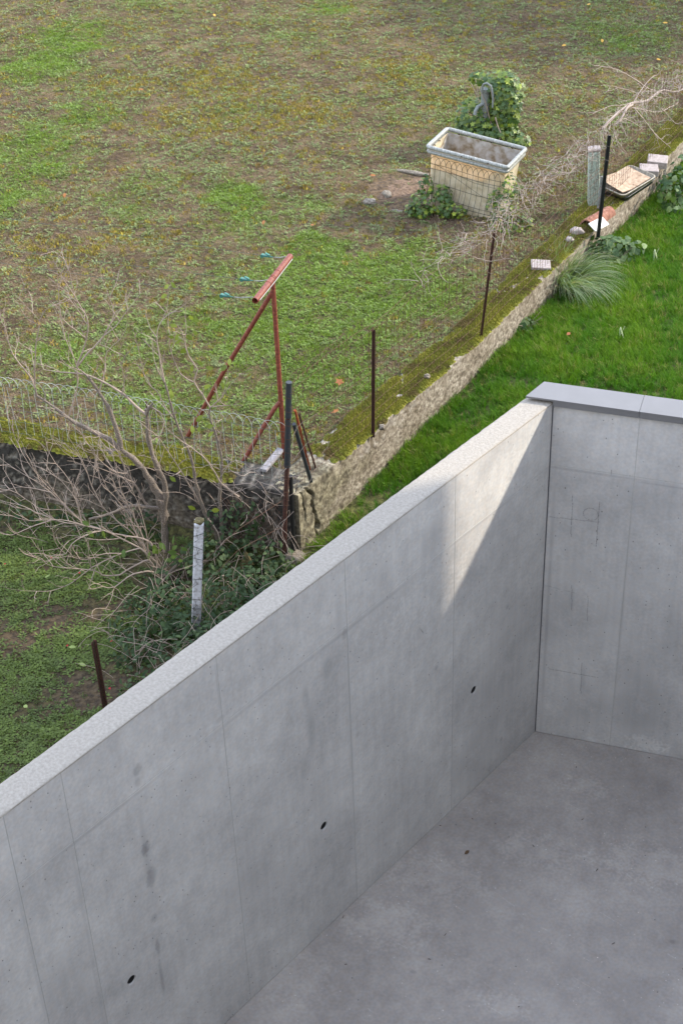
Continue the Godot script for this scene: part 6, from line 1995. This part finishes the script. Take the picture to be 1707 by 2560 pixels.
	while placed < 30000:
		var x := r.randf_range(-7.0, -1.1)
		var z := r.randf_range(1.58, 7.0)
		if in_yard(x, z, 0.01): continue
		if (x < -4.9 or z > 5.0) and r.randf() > 0.3: continue
		placed += 1
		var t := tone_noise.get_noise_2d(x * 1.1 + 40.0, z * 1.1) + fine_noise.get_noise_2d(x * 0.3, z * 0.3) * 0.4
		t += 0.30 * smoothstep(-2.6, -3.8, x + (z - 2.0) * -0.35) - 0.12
		if t < -0.12 and r.randf() < 0.80: continue
		if t < 0.08 and r.randf() < 0.45: continue
		var k := 0 if r.randf() < 0.36 else (1 if r.randf() < 0.62 else 2)
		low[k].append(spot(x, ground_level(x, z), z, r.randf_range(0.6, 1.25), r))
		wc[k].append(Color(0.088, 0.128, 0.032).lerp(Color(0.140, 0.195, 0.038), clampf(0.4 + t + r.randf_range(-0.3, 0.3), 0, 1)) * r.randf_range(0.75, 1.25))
	var shade := thing("weedy_turf", "sparse weedy turf on dark soil in the shade left of the concrete wall", "turf")
	shade.set_meta("kind", "stuff")
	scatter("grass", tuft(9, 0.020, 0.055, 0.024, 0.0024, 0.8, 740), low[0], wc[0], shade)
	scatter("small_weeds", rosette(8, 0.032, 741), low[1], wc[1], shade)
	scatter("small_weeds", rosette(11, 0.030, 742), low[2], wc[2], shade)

# ---------------------------------------------------------------- fallen leaves and crumbs
func fallen(called: String, at: Vector3, color: Color, size: float, kind: int, label: String, group: String, seed_: int) -> void:
	var r := RandomNumberGenerator.new()
	r.seed = seed_
	var st := Shape.new()
	st.with_color = true
	st.col = color
	add_leaf(st, Vector3(-size * 0.4, 0, 0), Vector3(r.randf_range(-0.35, 0.35), 1.0, r.randf_range(-0.1, 0.45)).normalized(), r.randf() * TAU, size, kind)
	var o := single(called, st, M.plant, label, "leaf", group)
	o.position = at

func build_litter() -> void:
	for k in FIELD_LEAVES.size():
		var p: Vector3 = FIELD_LEAVES[k]
		fallen("fallen_leaf", Vector3(p.x, field_level(p.x, p.z) + 0.045, p.z), Color(0.36, 0.15, 0.05) if k < 5 else Color(0.62, 0.36, 0.07), 0.065, 0, "curled brown fallen leaf lying in the field turf" if k < 5 else "small orange-yellow fallen leaf lying far back in the field turf", "brown leaves in the field" if k < 5 else "yellow leaves far back in the field", 810 + k)
	for k in RED_PETALS.size():
		var p: Vector3 = RED_PETALS[k]
		fallen("red_petal", Vector3(p.x, ground_level(p.x, p.z) + 0.045, p.z), Color(0.38, 0.02, 0.03), 0.020, 2, "small bright red petal in the shaded weedy grass", "red petals in the shaded grass", 830 + k)
	for k in PALE_LEAVES.size():
		var p: Vector3 = PALE_LEAVES[k]
		fallen("fallen_leaf", Vector3(p.x, ground_level(p.x, p.z) + 0.045, p.z), Color(0.30, 0.38, 0.12), 0.055, 0, "pale green fallen leaf in the shaded weedy grass", "pale leaves in the shaded grass", 850 + k)
	fallen("dry_leaf", Vector3(-1.42, 4.14, 0.93), Color(0.34, 0.13, 0.05), 0.07, 1, "curled rust-brown leaf caught high in the wire mesh", "", 870)
	fallen("dry_leaf", Vector3(-1.44, 3.93, 0.98), Color(0.38, 0.15, 0.05), 0.06, 1, "curled rust-brown leaf caught low in the wire mesh", "", 871)
	fallen("lawn_leaf", Vector3(-0.16, 3.27, -1.62), Color(0.30, 0.10, 0.04), 0.06, 0, "red-brown fallen leaf in the lawn above the coping", "", 872)
	var leaf := thing("curled_leaf", "curled brown leaf with a long stalk on the concrete floor", "leaf", Vector3(-0.22, 0.004, 1.567))
	var st := Shape.new()
	st.with_color = true
	st.col = Color(0.13, 0.075, 0.045)
	add_leaf(st, Vector3(-0.02, 0.010, 0), Vector3(0.25, 1, 0.3).normalized(), 0.3, 0.055, 0)
	part("blade", st, M.plant, leaf)
	st = Shape.new()
	st.tube([Vector3(-0.015, 0.01, 0), Vector3(-0.04, 0.006, -0.004), Vector3(-0.062, 0.003, 0.002)], 0.0015, 0.001, 4)
	part("stalk", st, M.twig, leaf)
	var r := RandomNumberGenerator.new()
	r.seed = 99
	st = Shape.new()
	for p in [Vector3(-0.28, 0, 2.75), Vector3(-0.91, 0, 2.98), Vector3(0.27, 0, 1.36), Vector3(0.84, 0, 1.48), Vector3(-0.22, 0, 2.48), Vector3(1.06, 0, 0.06), Vector3(1.67, 0, 2.3), Vector3(-1.07, 0, 2.53), Vector3(0.45, 0, 0.35), Vector3(0.62, 0, 0.95), Vector3(-0.3, 0, 1.2), Vector3(1.1, 0, 2.2), Vector3(0.5, 0, 3.0), Vector3(-0.55, 0, 1.35)]:
		var a := r.randf() * TAU
		var d := Vector3(cos(a), 0, sin(a)) * r.randf_range(0.006, 0.016)
		st.tube([p - d + Vector3(0, 0.003, 0), p + Vector3(0, 0.005, 0), p + d + Vector3(0, 0.003, 0)], 0.003, 0.002, 5)
	tag(single("twig_crumbs", st, M.rust, "scattered dark twig crumbs on the concrete floor", "debris"), "", "", "", "stuff")
	st = Shape.new()
	st.tube([Vector3(0.86, 3.26, -0.52), Vector3(0.98, 3.275, -0.55), Vector3(1.10, 3.26, -0.56)], 0.006, 0.004, 6)
	single("fallen_stick", st, M.dry_twig, "short dead stick lying on the grass behind the metal coping", "stick")
